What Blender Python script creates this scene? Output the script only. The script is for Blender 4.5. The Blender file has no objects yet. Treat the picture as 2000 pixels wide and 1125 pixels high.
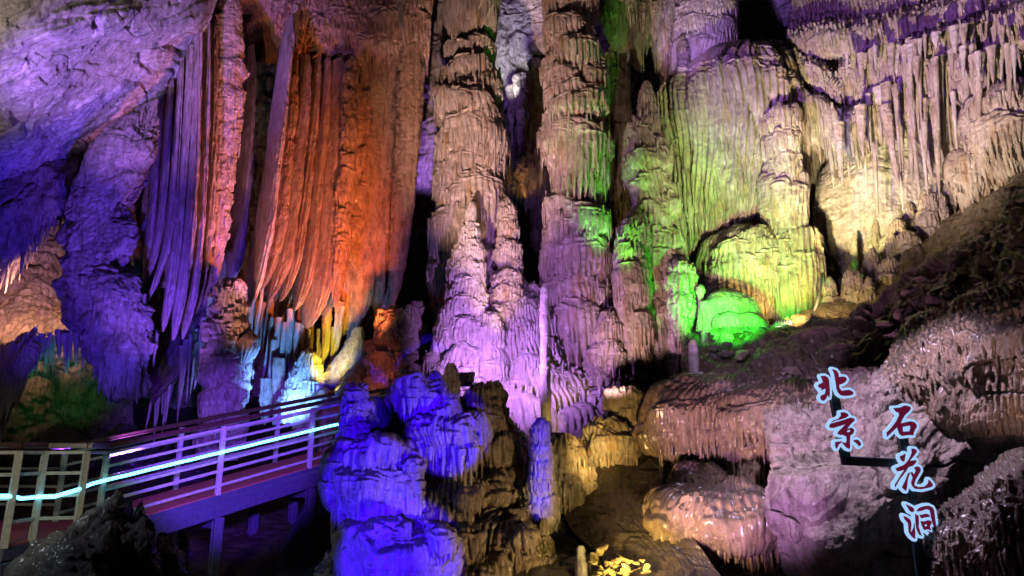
import bpy, math, random
import numpy as np
from mathutils import Vector, Matrix

# ---------------------------------------------------------------- camera, world, exposure
S = bpy.context.scene
C = S.collection
PITCH = math.radians(13.5)
F = 1333.33                      # focal length in photograph pixels (24 mm lens)
CP, SP = math.cos(PITCH), math.sin(PITCH)
cam_data = bpy.data.cameras.new('camera')
cam_data.lens = 24.0
cam_data.sensor_width = 36.0
cam_data.clip_start = 0.05
cam_data.clip_end = 200
cam = bpy.data.objects.new('camera', cam_data)
C.objects.link(cam)
cam.location = (0, 0, 0)
cam.rotation_euler = (math.pi / 2 + PITCH, 0, 0)
S.camera = cam

W = bpy.data.worlds.new('World')
S.world = W
W.use_nodes = True
W.node_tree.nodes['Background'].inputs[0].default_value = (0.55, 0.5, 0.75, 1)
W.node_tree.nodes['Background'].inputs[1].default_value = 0.005     # a closed cave: next to no ambient light
S.view_settings.view_transform = 'Standard'
S.view_settings.look = 'None'
S.view_settings.exposure = 0.35
S.view_settings.gamma = 1.0
S.cycles.use_denoising = True
S.cycles.max_bounces = 4
S.cycles.diffuse_bounces = 1
S.cycles.glossy_bounces = 2
S.cycles.transmission_bounces = 1
S.cycles.sample_clamp_indirect = 3.0
S.cycles.use_light_tree = True


def at(px, py, Y):
    """point at depth Y (metres ahead) seen at photograph pixel px, py"""
    r = (px - 1000.0) / F
    u = -(py - 562.5) / F
    fy = CP - SP * u
    fz = SP + CP * u
    k = Y / fy
    return np.array([r * k, Y + 0 * k, fz * k])


def atv(px, py, Y):
    px, py, Y = np.asarray(px, float), np.asarray(py, float), np.asarray(Y, float)
    r = (px - 1000.0) / F
    u = -(py - 562.5) / F
    k = Y / (CP - SP * u)
    return np.stack([r * k, Y + 0 * k, (SP + CP * u) * k], -1)


def depth_of(P):
    return P[..., 1] * CP + P[..., 2] * SP


def to_px(P):
    d = depth_of(P)
    x = P[..., 0] / d * F + 1000
    y = 562.5 - (-P[..., 1] * SP + P[..., 2] * CP) / d * F
    return x, y


# ---------------------------------------------------------------- lamps
def spot(name, pos, tgt, col, watt, ang=60, blend=0.6, rad=0.12):
    l = bpy.data.lights.new(name, 'SPOT')
    l.energy = watt
    l.color = col
    l.spot_size = math.radians(ang)
    l.spot_blend = blend
    l.shadow_soft_size = rad
    o = bpy.data.objects.new(name, l)
    C.objects.link(o)
    p, t = Vector(pos), Vector(tgt)
    o.location = p
    o.rotation_euler = (t - p).to_track_quat('-Z', 'Y').to_euler()
    return o


WARM = (1, .78, .62)
# floodlights; many are unseen spots added in open air without a fixture
spot('flood_column', at(740, 720, 10.2), at(1010, 170, 16.8), (1, .64, .57), 6500, 46, 1.0, .04)
spot('flood_column_yellow', at(1000, 700, 13.6), at(945, 400, 16.6), (1, .66, .30), 500, 50, 1.0, .05)
spot('fill_column_front', (-2.5, 7.0, -.9), at(1110, 300, 16.2), (1, .66, .62), 350, 36, 1.0)  # unseen fill added from the viewer's side to lift the columns
spot('flood_violet', at(935, 722, 12.3), at(1040, 640, 15.6), (.50, .22, 1), 1000, 110, .8, .05)
spot('flood_green', at(1440, 640, 13.0), at(1415, 530, 16.2), (.04, 1, .03), 1150, 84)
spot('flood_green_column', at(1430, 645, 14.6), at(1305, 440, 15.8), (.08, 1, .03), 1300, 70)
spot('flood_green_edge', at(1222, 590, 14.3), at(1168, 230, 16.0), (.14, 1, .04), 900, 46)
spot('flood_yellow', at(1560, 520, 13.0), at(1705, 395, 16.8), (1, .82, .36), 2200, 26, .2, .04)
spot('flood_yellow_dome', at(1560, 624, 14.0), at(1500, 540, 16), (1, .74, .22), 300, 90)
spot('flood_canopy', at(1560, 770, 9.6), at(1440, 270, 17), (1, .88, .50), 4600, 44, 1.0, .05)
spot('flood_upper_right', at(1480, 600, 10.4), at(1810, 150, 15.4), (1, .80, .62), 6500, 52, 1.0, .03)
spot('flood_right_front', (1.5, 6, -.6), at(1800, 180, 15.6), (1, .80, .66), 350, 36, 1.0)
spot('flood_purple_right', (-1, 9, 4.5), at(1780, 60, 16), (.38, .14, 1), 6500, 48, 1.0, .04)
spot('flood_red', at(755, 690, 12.9), at(575, 430, 16.2), (1, .21, .07), 2600, 58)
spot('flood_red_low', at(722, 715, 13.6), at(705, 735, 15.2), (1, .22, .16), 10, 130)
spot('flood_yellow_low', at(1600, 598, 13.7), at(1700, 540, 15.6), (1, .74, .28), 110, 90)
spot('flood_violet_far', (-.2, 7.0, .4), at(1040, 520, 16), (.50, .24, 1), 1500, 26, 1.0)
spot('flood_orange', at(905, 640, 11.6), at(640, 250, 16.2), (1, .40, .17), 1300, 44, 1.0)
spot('fill_fold', at(420, 800, 12.6), at(570, 330, 16), (1, .42, .26), 800, 44, 1.0)  # unseen warm fill added to lift the dark fold faces
spot('flood_curtain', at(230, 930, 11.5), at(330, 420, 15), (.30, .12, 1), 1700, 50)
spot('flood_pink', at(560, 650, 13.6), at(390, 300, 15), (1, .36, .85), 480, 50)
spot('flood_ceiling', at(-60, 430, 9.6), at(300, 90, 13.6), (.36, .15, 1), 3600, 58, 1.0)
spot('flood_ceiling_warm', (-7.5, 5, .5), at(-20, -40, 9.5), (1, .84, .72), 2000, 56, 1.0)
spot('flood_slab', at(120, 880, 10.9), at(200, 540, 15), (.085, .03, 1), 3200, 60)
spot('flood_side', at(20, 590, 15.3), at(50, 540, 17.6), (1, .44, .30), 420, 140)
spot('flood_side_green', at(150, 790, 15.6), at(120, 725, 17.4), (.05, 1, .12), 40, 70)
spot('flood_blue', (-.9, 4.0, -0.5), at(728, 945, 10.8), (.030, .001, 1), 6000, 13.5, .35, .03)
spot('flood_blue_cap', (-.9, 4.0, -0.5), at(815, 775, 10.8), (.030, .001, 1), 5000, 8, .35, .03)
spot('flood_blue_skirt', (-.9, 4.0, -0.5), at(872, 850, 10.8), (.030, .001, 1), 5500, 11, .35, .03)
spot('flood_blue_base', (-.9, 4.0, -0.5), at(785, 1100, 10.8), (.030, .001, 1), 6500, 17, .35, .03)
spot('flood_blue_club', (-.9, 4.0, -0.5), at(693, 815, 10.8), (.030, .001, 1), 5500, 9, .35, .03)
spot('flood_tan', (2.8, 7.0, -1.8), at(965, 1010, 10.8), (1, .68, .40), 420, 44, .6)
spot('flood_gold', at(1260, 930, 10.2), at(1110, 860, 13.6), (1, .66, .2), 420, 34)
spot('flood_mound_pink', (.8, 6.5, -1.7), at(1500, 830, 11), (.78, .38, 1), 1500, 40)
spot('flood_mound_gold', at(1180, 1130, 8.2), at(1350, 930, 11.4), (1, .64, .22), 650, 60)
spot('flood_sign', (3.7, 8.4, 3.4), at(1720, 960, 9), (.88, .66, 1), 1200, 80)
spot('flood_rubble', (2.4, 8.7, 1.6), at(1500, 690, 13.6), (.7, .5, 1), 420, 40)
spot('flood_hollow_blue', at(560, 815, 14.2), at(580, 660, 16.2), (.12, .34, 1), 700, 110)
spot('flood_hollow_yellow', at(650, 760, 14.8), at(640, 640, 16.4), (1, .78, .06), 380, 60)
spot('flood_vault', at(985, 200, 19.8), at(1010, 20, 20.2), (.92, .9, 1), 220, 90)
spot('flood_pocket', at(1034, 410, 19.0), at(1020, 330, 19.8), (1, .5, .14), 60, 60)
spot('flood_violet_column', at(1310, 130, 14.4), at(1366, 50, 18.2), (.5, .28, 1), 900, 34)
spot('flood_spire', at(1170, 790, 12.6), at(1265, 560, 15.6), (1, .60, .72), 700, 60, 1.0, .05)
spot('flood_walkway', (-4.2, 4, .6), at(90, 970, 9.2), (1, .95, .75), 200, 45)
spot('fill_boulder', (-6.5, 5, .8), at(230, 1060, 7.2), (.8, .85, 1), 110, 50)  # unseen weak light added so the dark rock shows
spot('flood_ramp', (-2, 5, .2), at(450, 890, 11.6), (.17, .045, 1), 5500, 26)
spot('flood_gap', at(860, 420, 18.4), at(855, 160, 19.2), (.4, .18, 1), 700, 90)
spot('flood_heap', at(1230, 1090, 9.0), at(1195, 1115, 9.7), (1, .78, .2), 70, 120)
spot('flood_slope', (4.6, 5.0, -.5), at(1970, 720, 8.2), (1, .66, .74), 300, 30)
spot('flood_candle', (.9, 4, .3), at(1055, 838, 11.3), (.03, .002, 1), 3000, 3.6, 1.0, .03)
spot('flood_candle', (.9, 4, .3), at(1055, 864, 11.3), (.03, .002, 1), 3000, 3.6, 1.0, .03)
spot('flood_candle', (.9, 4, .3), at(1055, 890, 11.3), (.03, .002, 1), 3000, 3.6, 1.0, .03)
spot('flood_candle', (.9, 4, .3), at(1055, 916, 11.3), (.03, .002, 1), 3000, 3.6, 1.0, .03)
spot('flood_candle', (.9, 4, .3), at(1055, 942, 11.3), (.03, .002, 1), 3000, 3.6, 1.0, .03)
spot('flood_candle', (.9, 4, .3), at(1055, 968, 11.3), (.03, .002, 1), 3000, 3.6, 1.0, .03)
spot('flood_candle', (.9, 4, .3), at(1055, 994, 11.3), (.03, .002, 1), 3000, 3.6, 1.0, .03)


# ---------------------------------------------------------------- noise
def _h(ix, iy, s):
    n = (ix * 374761393 + iy * 668265263 + s * 1274126177) & 0xFFFFFFFF
    n = ((n ^ (n >> 13)) * 1274126177) & 0xFFFFFFFF
    return ((n ^ (n >> 16)) & 0xFFFFFF) / float(0xFFFFFF)


def vn(x, y, s=0):
    x, y = np.broadcast_arrays(np.asarray(x, float), np.asarray(y, float))
    fx, fy = np.floor(x), np.floor(y)
    ix, iy = fx.astype(np.int64), fy.astype(np.int64)
    a, b = x - fx, y - fy
    a = a * a * (3 - 2 * a)
    b = b * b * (3 - 2 * b)
    v = (_h(ix, iy, s) * (1 - a) + _h(ix + 1, iy, s) * a) * (1 - b) + (_h(ix, iy + 1, s) * (1 - a) + _h(ix + 1, iy + 1, s) * a) * b
    return v * 2 - 1


def fbm(x, y, o=4, s=0, g=0.5):
    t, a, n = 0, 1.0, 0.0
    for k in range(o):
        t = t + a * vn(x * 2.03 ** k + 7.1 * k, y * 2.03 ** k - 3.7 * k, s + 17 * k)
        n += a
        a *= g
    return t / n


def ridge(x, y, s=0):
    return 1 - np.abs(vn(x, y, s)) * 2


def sst(a, b, x):
    t = np.clip((x - a) / (b - a), 0, 1)
    return t * t * (3 - 2 * t)


# ---------------------------------------------------------------- objects
def tag(o, label=None, cat=None, group=None, kind=None):
    if label: o['label'] = label
    if cat: o['category'] = cat
    if group: o['group'] = group
    if kind: o['kind'] = kind
    return o


def empty(name, loc, label=None, cat=None, group=None):
    o = bpy.data.objects.new(name, None)
    C.objects.link(o)
    o.empty_display_size = 0.2
    o.location = Vector([float(q) for q in loc])
    return tag(o, label, cat, group)


def mesh_obj(name, V, faces, mat, parent=None, base=None, smooth=True):
    V = np.asarray(V, float)
    if parent is not None:
        base = np.array(parent['_wb'])
    elif base is None:
        base = np.array([V[:, 0].mean(), V[:, 1].mean(), V[:, 2].min()])
    V = V - base
    me = bpy.data.meshes.new(name)
    if isinstance(faces, np.ndarray):
        n, k = faces.shape
        tot = faces.ravel().astype(np.int32)
        starts = (np.arange(n) * k).astype(np.int32)
        me.vertices.add(len(V))
        me.vertices.foreach_set('co', V.astype(np.float32).ravel())
        me.loops.add(len(tot))
        me.loops.foreach_set('vertex_index', tot)
        me.polygons.add(n)
        me.polygons.foreach_set('loop_start', starts)
        me.update(calc_edges=True)
    else:
        me.from_pydata([tuple(v) for v in V], [], faces)
        me.update()
    me.polygons.foreach_set('use_smooth', np.full(len(me.polygons), smooth))
    me.materials.append(mat)
    o = bpy.data.objects.new(name, me)
    C.objects.link(o)
    if parent is not None:
        o.parent = parent
        o['_wb'] = list(map(float, base))
    else:
        o.location = Vector([float(q) for q in base])
        o['_wb'] = list(map(float, base))
    return o


def grid_faces(R, K, wrap=False, flip=False):
    i = np.arange(R - 1)[:, None]
    j = np.arange(K if wrap else K - 1)[None, :]
    j2 = (j + 1) % K
    a, b, c, d = i * K + j, i * K + j2, (i + 1) * K + j2, (i + 1) * K + j
    f = np.stack([a + 0 * b, d + 0 * b, c + 0 * a, b + 0 * a], -1).reshape(-1, 4)
    return f[:, ::-1].copy() if flip else f


# ---------------------------------------------------------------- flowstone relief
AG = 1.7
TG = 2.1


def billow(x, y, s=0):
    """rounded ribs parted by sharp grooves, -1..1"""
    return np.abs(vn(x, y, s)) * 3.2 - 1


def flow(u, v, lobes, seed, lam=0.11, amp=0.035, tipn=0.5):
    """relief (metres) over u (across) x v (up): overlapping hanging shells with fluted, dripping hems"""
    U, Vv = u[None, :], v[:, None]
    warp = 0.9 * vn(U * 1.1, Vv * 0.5, seed + 3) + 0.45 * vn(U * 3.1, Vv * 0.9, seed + 4)
    x = U / lam + warp
    am = 0.75 + 0.45 * vn(x * 0.31, Vv * 0.9, seed + 7)
    f1 = (np.abs(np.sin(math.pi * x)) ** 0.8 * 2 - 1.1) * am
    f2 = np.abs(np.sin(math.pi * (x * 2.13 + .8 * vn(x * .7, Vv * 1.5, seed + 8)))) * 2 - 1.1
    FL = 0.78 * f1 + 0.22 * f2 + .12 * vn(x * 2, Vv * 9, seed + 9)                   # flutes
    wr = billow(U * 5 + warp, Vv * 15 + 2.5 * fbm(U * 2.2, Vv * 2.2, 2, seed + 12), seed + 11)
    hemv = 0.3 * vn(u * 1.7, 0 * u + 3.3, seed + 5)
    D = np.full((len(v), len(u)), 0.0)
    D += amp * 0.55 * FL
    for (u0, vt, w, h, dep, arch) in lobes:
        j0, j1 = np.searchsorted(u, [u0 - w, u0 + w])
        lo, hi = vt - h * 1.6 - arch * w, vt + 0.1 + 0.3 * h
        if v[0] > v[-1]:
            i0 = np.searchsorted(-v, -hi)
            i1 = np.searchsorted(-v, -lo)
        else:
            i0, i1 = np.searchsorted(v, [lo, hi])
        if j1 - j0 < 2 or i1 - i0 < 2:
            continue
        uu, vv = u[j0:j1][None, :], v[i0:i1][:, None]
        xx = (uu - u0) / w
        top = vt - arch * w * xx ** 2 + 0.4 * dep * vn(uu * 3.1 / max(.3, w), vv * 0 + u0 * 7, seed + 21) + .12 * h * vn(uu * 1.5, vv * 0 + vt * 5, seed + 22)
        s = top - vv
        ph, kl = (u0 * 37.7 + vt * 11.3) % 5.0, 0.85 + 0.4 * ((u0 * 17.1 + vt * 7.7) % 1.0)
        sl = np.clip(s / h, -.3, 1.5)
        xl = (uu - u0) / (lam * kl) * (1 + .22 * (0.5 - sl)) + ph + 0.8 * warp[i0:i1, j0:j1]
        rb = np.abs(np.sin(math.pi * xl))
        r2 = np.abs(np.sin(math.pi * (xl * 2.13 + .9 * warp[i0:i1, j0:j1])))
        FLl = 0.78 * (rb ** .8 * 2 - 1.1) * am[i0:i1, j0:j1] + .22 * (r2 * 2 - 1.1) + .12 * vn(xl * 2, vv * 9, seed + 9)
        xb = (uu - u0) / (lam * kl) * .89 + ph + 0.8 * warp[(i0 + i1) // 2, j0:j1][None, :]
        rlen = _h(np.floor(xb).astype(np.int64), np.full(xb.shape, int(abs(vt) * 50)), seed + 5)
        rib = (0.35 + 0.65 * np.abs(np.sin(math.pi * xb)) ** 0.7) * (0.5 + 0.5 * rlen)
        L = h * (1 - 0.22 * xx ** 2) * (1.12 - .55 * tipn + tipn * (0.85 * rib + 0.5 * hemv[j0:j1][None, :]))
        L = np.maximum(L, 0.15 * h)
        t = s / L
        c = min(0.5 * h, dep * 1.2)
        cr = np.sqrt(np.clip(1 - (1 - np.clip(s / c, 0, 1)) ** 2, 0, 1))
        side = np.clip(1 - xx ** 2, 0, 1) ** 0.36
        tip = np.clip((1 - t) / 0.16, 0, 1) ** 0.5
        ramp = 0.12 + 0.88 * sst(c * 0.45, c * 1.25, s)
        d = dep * side * cr * tip * (1 - 0.25 * np.clip(t, 0, 1)) + amp * FLl * ramp * tip + 0.5 * amp * wr[i0:i1, j0:j1] * (1 - ramp)
        m = (s > 0) & (t < 1) & (np.abs(xx) < 1)
        blk = D[i0:i1, j0:j1]
        D[i0:i1, j0:j1] = np.where(m, np.maximum(blk, d), blk)
    return D


def rock(u, v, seed, big=0.25, f=0.6, grain=1.0):
    """rough broken limestone: slabs, cracks and grain"""
    U, Vv = u[None, :], v[:, None]
    a = fbm(U * f, Vv * f, 5, seed, 0.5 if grain >= 1 else 0.36)
    wx = U + 0.3 * fbm(U * 1.3, Vv * 1.3, 3, seed + 40)
    wy = Vv + 0.3 * fbm(U * 1.3, Vv * 1.3, 3, seed + 41)
    b = np.abs(vn(wx * 1.1, wy * 1.9, seed + 50))
    crack = -np.clip(0.07 - b, 0, 1) / 0.07
    st = np.round((a * 2 + 0.3 * vn(U * 3, Vv * 3, seed + 60)) * 2.5) / 5.0
    return big * (0.7 * a + 0.35 * st) + 0.25 * big * crack + 0.12 * grain * big * fbm(U * 5, Vv * 7, 3, seed + 70)


def drips(G, u, v, lobes, lam, seed, rad=0.36, ln=(.12, .6), back=None):
    """free hanging drip points along the hems of the shells; G is the displaced grid (rows, cols, 3)"""
    r = np.random.RandomState(seed % 100000)
    sg = -1 if v[0] > v[-1] else 1
    Ps, Ls, Rs = [], [], []
    for (u0, vt, w, h, dep, arch) in lobes:
        n = int(2 * w / (lam * 1.05))
        if n < 2 or h < .12:
            continue
        xx = np.linspace(-.92, .92, n) + r.uniform(-.5, .5, n) / n
        uu = u0 + xx * w
        L = h * (1 - .22 * xx ** 2) * r.uniform(.62, .95, n)
        vv = vt - arch * w * xx ** 2 - L
        j = np.searchsorted(u, uu)
        i = np.searchsorted(sg * v, sg * vv)
        ok = (j > 0) & (j < len(u)) & (i > 1) & (i < len(v) - 1) & (r.uniform(size=n) < .85)
        if back is not None:
            ok &= np.abs(uu) < back
        i, j = i[ok], j[ok]
        if not len(i):
            continue
        P = np.minimum(G[np.maximum(i - 3, 0), j, :], 1e9)
        Ps.append(P)
        Ls.append(np.minimum(.55, h * r.uniform(ln[0], ln[1], len(i)) ))
        Rs.append(lam * rad * r.uniform(.6, 1.2, len(i)))
    if not Ps:
        return None
    P, L, Rd = np.concatenate(Ps), np.concatenate(Ls), np.concatenate(Rs)
    n, K, M = len(P), 6, 5
    t = np.array([-.35, .1, .45, .8, 1.0])
    k = np.array([.9, 1.0, .7, .42, .08])
    a = 2 * math.pi * np.arange(K) / K
    wob = r.uniform(-.25, .25, (n, M, 2)) * Rd[:, None, None]
    X = P[:, None, None, 0] + Rd[:, None, None] * k[None, :, None] * np.cos(a)[None, None, :] + wob[:, :, None, 0]
    Y = P[:, None, None, 1] + Rd[:, None, None] * k[None, :, None] * np.sin(a)[None, None, :] + wob[:, :, None, 1]
    Z = P[:, None, None, 2] - (L[:, None] * t[None, :])[:, :, None] + 0 * X
    V = np.stack([X, Y, Z], -1).reshape(-1, 3)
    f = grid_faces(M, K, wrap=True)
    Fc = (f[None] + (np.arange(n) * M * K)[:, None, None]).reshape(-1, 4)
    return V, Fc[:, ::-1].copy()


# ---------------------------------------------------------------- lathe: columns, stalagmites, draperies
def smooth1(A, sig):
    if sig < 0.5:
        return A
    k = int(3 * sig) + 1
    w = np.exp(-0.5 * (np.arange(-k, k + 1) / sig) ** 2)
    w /= w.sum()
    lo = 2 * A[0] - A[1:k + 1][::-1]
    hi = 2 * A[-1] - A[-k - 1:-1][::-1]
    P = np.concatenate([lo, A, hi])
    return np.stack([np.convolve(P[:, c], w, 'valid') for c in range(A.shape[1])], 1)


def lathe(name, nodes, Y, mat, label=None, cat=None, group=None, tiers=(), auto=None, asp=1.0, yaw=0.0, step=2.0, lump=0.10,
          lam=0.11, amp=0.03, seed=1, sig=0.45, tipn=0.85, rough=0.014, parent=None, rs=0.9, kind=None, ribs=0.0, riblam=0.14, rk=None, knob=0.008, drip=True):
    rng = random.Random(seed * 7919 + 5)
    N = np.array([(n[0], n[1], n[2], Y + (n[3] if len(n) > 3 else 0)) for n in nodes], float)
    P = atv(N[:, 0], N[:, 1], N[:, 3])
    pxm = depth_of(P) / F                      # metres per pixel
    r = N[:, 2] * pxm * rs
    Q = np.column_stack([P, r])
    seg = np.sqrt((np.diff(Q, axis=0) ** 2).sum(1)) + 1e-6
    s = np.concatenate([[0], np.cumsum(seg)])
    nd = 500
    sd = np.linspace(0, s[-1], nd)
    Qd = np.stack([np.interp(sd, s, Q[:, c]) for c in range(4)], 1)
    pyd = np.interp(sd, s, N[:, 1])
    Qd = smooth1(Qd, sig * nd / max(3, len(nodes) - 1) * 0.6)
    Qd[:, 3] = np.maximum(Qd[:, 3], 0.002)
    mpp = float(pxm.mean())
    st = step * mpp
    R = int(np.clip(s[-1] / st, 12, 1100))
    rmax = Qd[:, 3].max()
    K = int(np.clip(2 * math.pi * rmax * max(0.55, (1 + asp) / 2) / st, 14, 700))
    sr = np.linspace(0, s[-1], R)
    q = np.stack([np.interp(sr, sd, Qd[:, c]) for c in range(4)], 1)
    th = -math.pi + 2 * math.pi * np.arange(K) / K
    rm = float(np.percentile(Qd[:, 3], 70))
    u = th * rm
    v = -sr
    dr = np.gradient(q[:, 3], sr)
    dz = np.gradient(q[:, 2], sr)
    nn = np.sqrt(dr ** 2 + dz ** 2) + 1e-9
    nr, nz = -dz / nn, dr / nn
    lobes = []

    def py2v(py):
        return -float(np.interp(py, pyd, sd))

    def rad_at(vv):
        return float(np.interp(-vv, sd, Qd[:, 3]))
    for tr in tiers:
        py, dx, w, h, dep = tr[:5]
        arch = tr[5] if len(tr) > 5 else 0.35
        vv = py2v(py)
        ra = max(rad_at(vv - h * mpp * 0.4), 0.02)
        if dx is None:
            k = max(3, int(round(2 * math.pi * ra / (w * mpp * 1.25))))
            o = rng.random() * 6.28
            for a in range(k):
                t0 = (o + a * 2 * math.pi / k + rng.uniform(-.25, .25)) % (2 * math.pi) - math.pi
                lobes.append((t0 * rm, vv + rng.uniform(-.15, .15) * h * mpp, w * mpp * rm / ra * rng.uniform(.85, 1.2), h * mpp * rng.uniform(.8, 1.2), dep * mpp * TG * rng.uniform(.8, 1.2), arch))
        else:
            t0 = math.asin(max(-0.98, min(0.98, dx * mpp / ra)))
            lobes.append((t0 * rm, vv, w * mpp * rm / ra, h * mpp, dep * mpp * TG, arch))
    if auto:
        y0, y1, dt = auto['y0'], auto['y1'], auto['dt']
        py = y0
        while py < y1:
            vv = py2v(py)
            ra = max(rad_at(vv - 0.4 * dt * mpp), 0.02)
            k = auto.get('k', 6)
            o = rng.random() * 6.28
            for a in range(k):
                t0 = (o + a * 2 * math.pi / k + rng.uniform(-.3, .3)) % (2 * math.pi) - math.pi
                ww = rm * (2 * math.pi / k) * rng.uniform(.6, 1.15)
                lobes.append((t0 * rm, vv + rng.uniform(-.45, .45) * dt * mpp, ww, dt * mpp * auto.get('h', 1.35) * rng.uniform(.7, 1.35), auto.get('dep', .22) * TG * .8 * ra * rng.uniform(.6, 1.3), auto.get('arch', .4) * rng.uniform(.6, 1.4) * ra / rm))
            py += dt * rng.uniform(.75, 1.25)
    D = flow(u, v, lobes, seed, lam, amp * AG, tipn)
    if lump:
        kx = 1.0 / max(0.25, rm * 1.1)
        D = D + lump * np.minimum(q[:, 3:4], rm) * 1.2 * fbm(u[None, :] * kx, v[:, None] * kx * 0.8, 3, seed + 90)
    if rough:
        D = D + rough * fbm(u[None, :] * 14, v[:, None] * 16, 3, seed + 95)
    if ribs:
        ww = 0.6 * vn(u[None, :] * 1.1, v[:, None] * .35, seed + 31)
        D = D + ribs * (1.3 * (np.abs(np.sin(math.pi * (u[None, :] / riblam * .6 + 1.5 * ww))) ** .7 * 2 - 1.2) * (.7 + .5 * vn(u[None, :] / riblam * .3, v[:, None] * .2, seed + 35)) + .4 * np.clip(billow(u[None, :] / riblam * 1.9 + ww, v[:, None] * 0.3, seed + 33), -1, 1.2))
    if knob:
        kw = .4 * fbm(u[None, :] * 2, v[:, None] * 2, 2, seed + 66)
        D = D + knob * (.6 * np.abs(vn(u[None, :] * 4 + kw, v[:, None] * 5.5 + kw, seed + 61)) + .4 * np.abs(vn(u[None, :] * 9 + kw, v[:, None] * 12, seed + 62))) * 3
    if rk:
        D = D + rock(u, v, seed + 200, rk[0], rk[1])
    D = D * np.clip(q[:, 3:4] / 0.10, 0.0, 1.0)
    rr = np.maximum(q[:, 3:4] + D * nr[:, None], 0.001)
    lx = rr * np.sin(th)[None, :]
    ly = -rr * np.cos(th)[None, :] * asp
    cyw, syw = math.cos(yaw), math.sin(yaw)
    X = q[:, 0:1] + lx * cyw - ly * syw
    YY = q[:, 1:2] + lx * syw + ly * cyw
    Z = q[:, 2:3] + D * nz[:, None]
    Vt = np.stack([X, YY, Z], -1).reshape(-1, 3)
    fc = grid_faces(R, K, wrap=True)
    if drip and lobes:
        dd = drips(Vt.reshape(R, K, 3), u, v, lobes, lam, seed * 31 + 7, back=rm * 2.0)
        if dd:
            fc = np.vstack([fc, dd[1] + len(Vt)])
            Vt = np.vstack([Vt, dd[0]])
    o = mesh_obj(name, Vt, fc, mat, parent=parent, base=None if parent is not None else q[-1, :3])
    tag(o, label, cat, group, kind)
    return o


# ---------------------------------------------------------------- net: walls, ceilings, banks
def cr(P, n):
    k = len(P)
    P = np.concatenate([2 * P[:1] - P[1:2], P, 2 * P[-1:] - P[-2:-1]])
    t = np.linspace(0, k - 1 - 1e-9, n)
    i = np.floor(t).astype(int)
    f = (t - i).reshape((-1,) + (1,) * (P.ndim - 1))
    a, b, c, d = P[i], P[i + 1], P[i + 2], P[i + 3]
    return 0.5 * (2 * b + (c - a) * f + (2 * a - 5 * b + 4 * c - d) * f ** 2 + (3 * b - a - 3 * c + d) * f ** 3)


def net(name, rows, mat, label=None, cat=None, group=None, kind=None, lobes_px=(), auto=None, rk=None, step=2.4, lam=0.11, amp=0.03,
        seed=1, tipn=0.5, base=None, parent=None, extra=None, up=False, drip=True):
    G = np.array([[at(*p) for p in row] for row in rows])
    nr, nc = G.shape[:2]
    mpp = float(np.median(depth_of(G))) / F
    st = step * mpp
    lr = np.sqrt((np.diff(G, axis=0) ** 2).sum(-1)).sum(0).mean()
    lc = np.sqrt((np.diff(G, axis=1) ** 2).sum(-1)).sum(1).mean()
    R, K = int(np.clip(lr / st, 8, 1000)), int(np.clip(lc / st, 8, 1400))
    A = cr(G, R)
    A = np.swapaxes(cr(np.swapaxes(A, 0, 1), K), 0, 1)
    du = np.sqrt((np.diff(A, axis=1) ** 2).sum(-1)).mean(0)
    dv = np.sqrt((np.diff(A, axis=0) ** 2).sum(-1)).mean(1)
    u = np.concatenate([[0], np.cumsum(du)])
    v = -np.concatenate([[0], np.cumsum(dv)])
    Tu = np.gradient(A, axis=1)
    Tv = np.gradient(A, axis=0)
    Nn = np.cross(Tu, Tv)
    Nn /= np.linalg.norm(Nn, axis=-1, keepdims=True) + 1e-9
    sgn = np.sign((-(Nn * A).sum(-1)).mean()) or 1.0
    Nn = Nn * sgn
    rng = random.Random(seed * 104729 + 3)
    lobes = []
    if len(lobes_px):
        sx, sy = to_px(A)
        for (px, py, w, h, dep, arch) in lobes_px:
            k = int(np.argmin((sx - px) ** 2 + (sy - py) ** 2))
            i, j = divmod(k, K)
            m = float(depth_of(A[i, j])) / F
            lobes.append((u[j], v[i], w * m, h * m, dep * m, arch))
    if auto:
        for au in (auto if isinstance(auto, (list, tuple)) else [auto]):
            m = mpp
            f0, f1 = au.get('v0', 0), au.get('v1', 1)
            g0, g1 = au.get('u0', 0), au.get('u1', 1)
            vv = v[-1] * f0
            while vv > v[-1] * f1:
                uu = u[-1] * g0 + rng.random() * au['du'] * m
                while uu < u[-1] * g1:
                    lobes.append((uu, vv + rng.uniform(-.5, .5) * au['dv'] * m, au['du'] * m * rng.uniform(.55, 1.1), au.get('h', au['dv'] * 1.4) * m * rng.uniform(.6, 1.4), au['dep'] * m * rng.uniform(.5, 1.4), au.get('arch', .35) * rng.uniform(.5, 1.5)))
                    uu += au['du'] * m * rng.uniform(.6, 1.2)
                vv -= au['dv'] * m * rng.uniform(.8, 1.2)
    D = np.zeros((R, K))
    if lobes or amp:
        D = D + flow(u, v, lobes, seed, lam, amp * AG, tipn)
    if rk:
        D = D + rock(u, v, seed + 200, *rk)
    if extra is not None:
        sx, sy = to_px(A)
        D = D + extra(u, v, sx, sy)
    V3 = A + Nn * D[..., None]
    fc = grid_faces(R, K, flip=sgn < 0)
    Vt = V3.reshape(-1, 3)
    if drip and lobes:
        dd = drips(V3, u, v, lobes, lam, seed * 31 + 7)
        if dd:
            fc = np.vstack([fc, dd[1] + len(Vt)])
            Vt = np.vstack([Vt, dd[0]])
    o = mesh_obj(name, Vt, fc, mat, parent=parent, base=base)
    tag(o, label, cat, group, kind)
    return o


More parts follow.
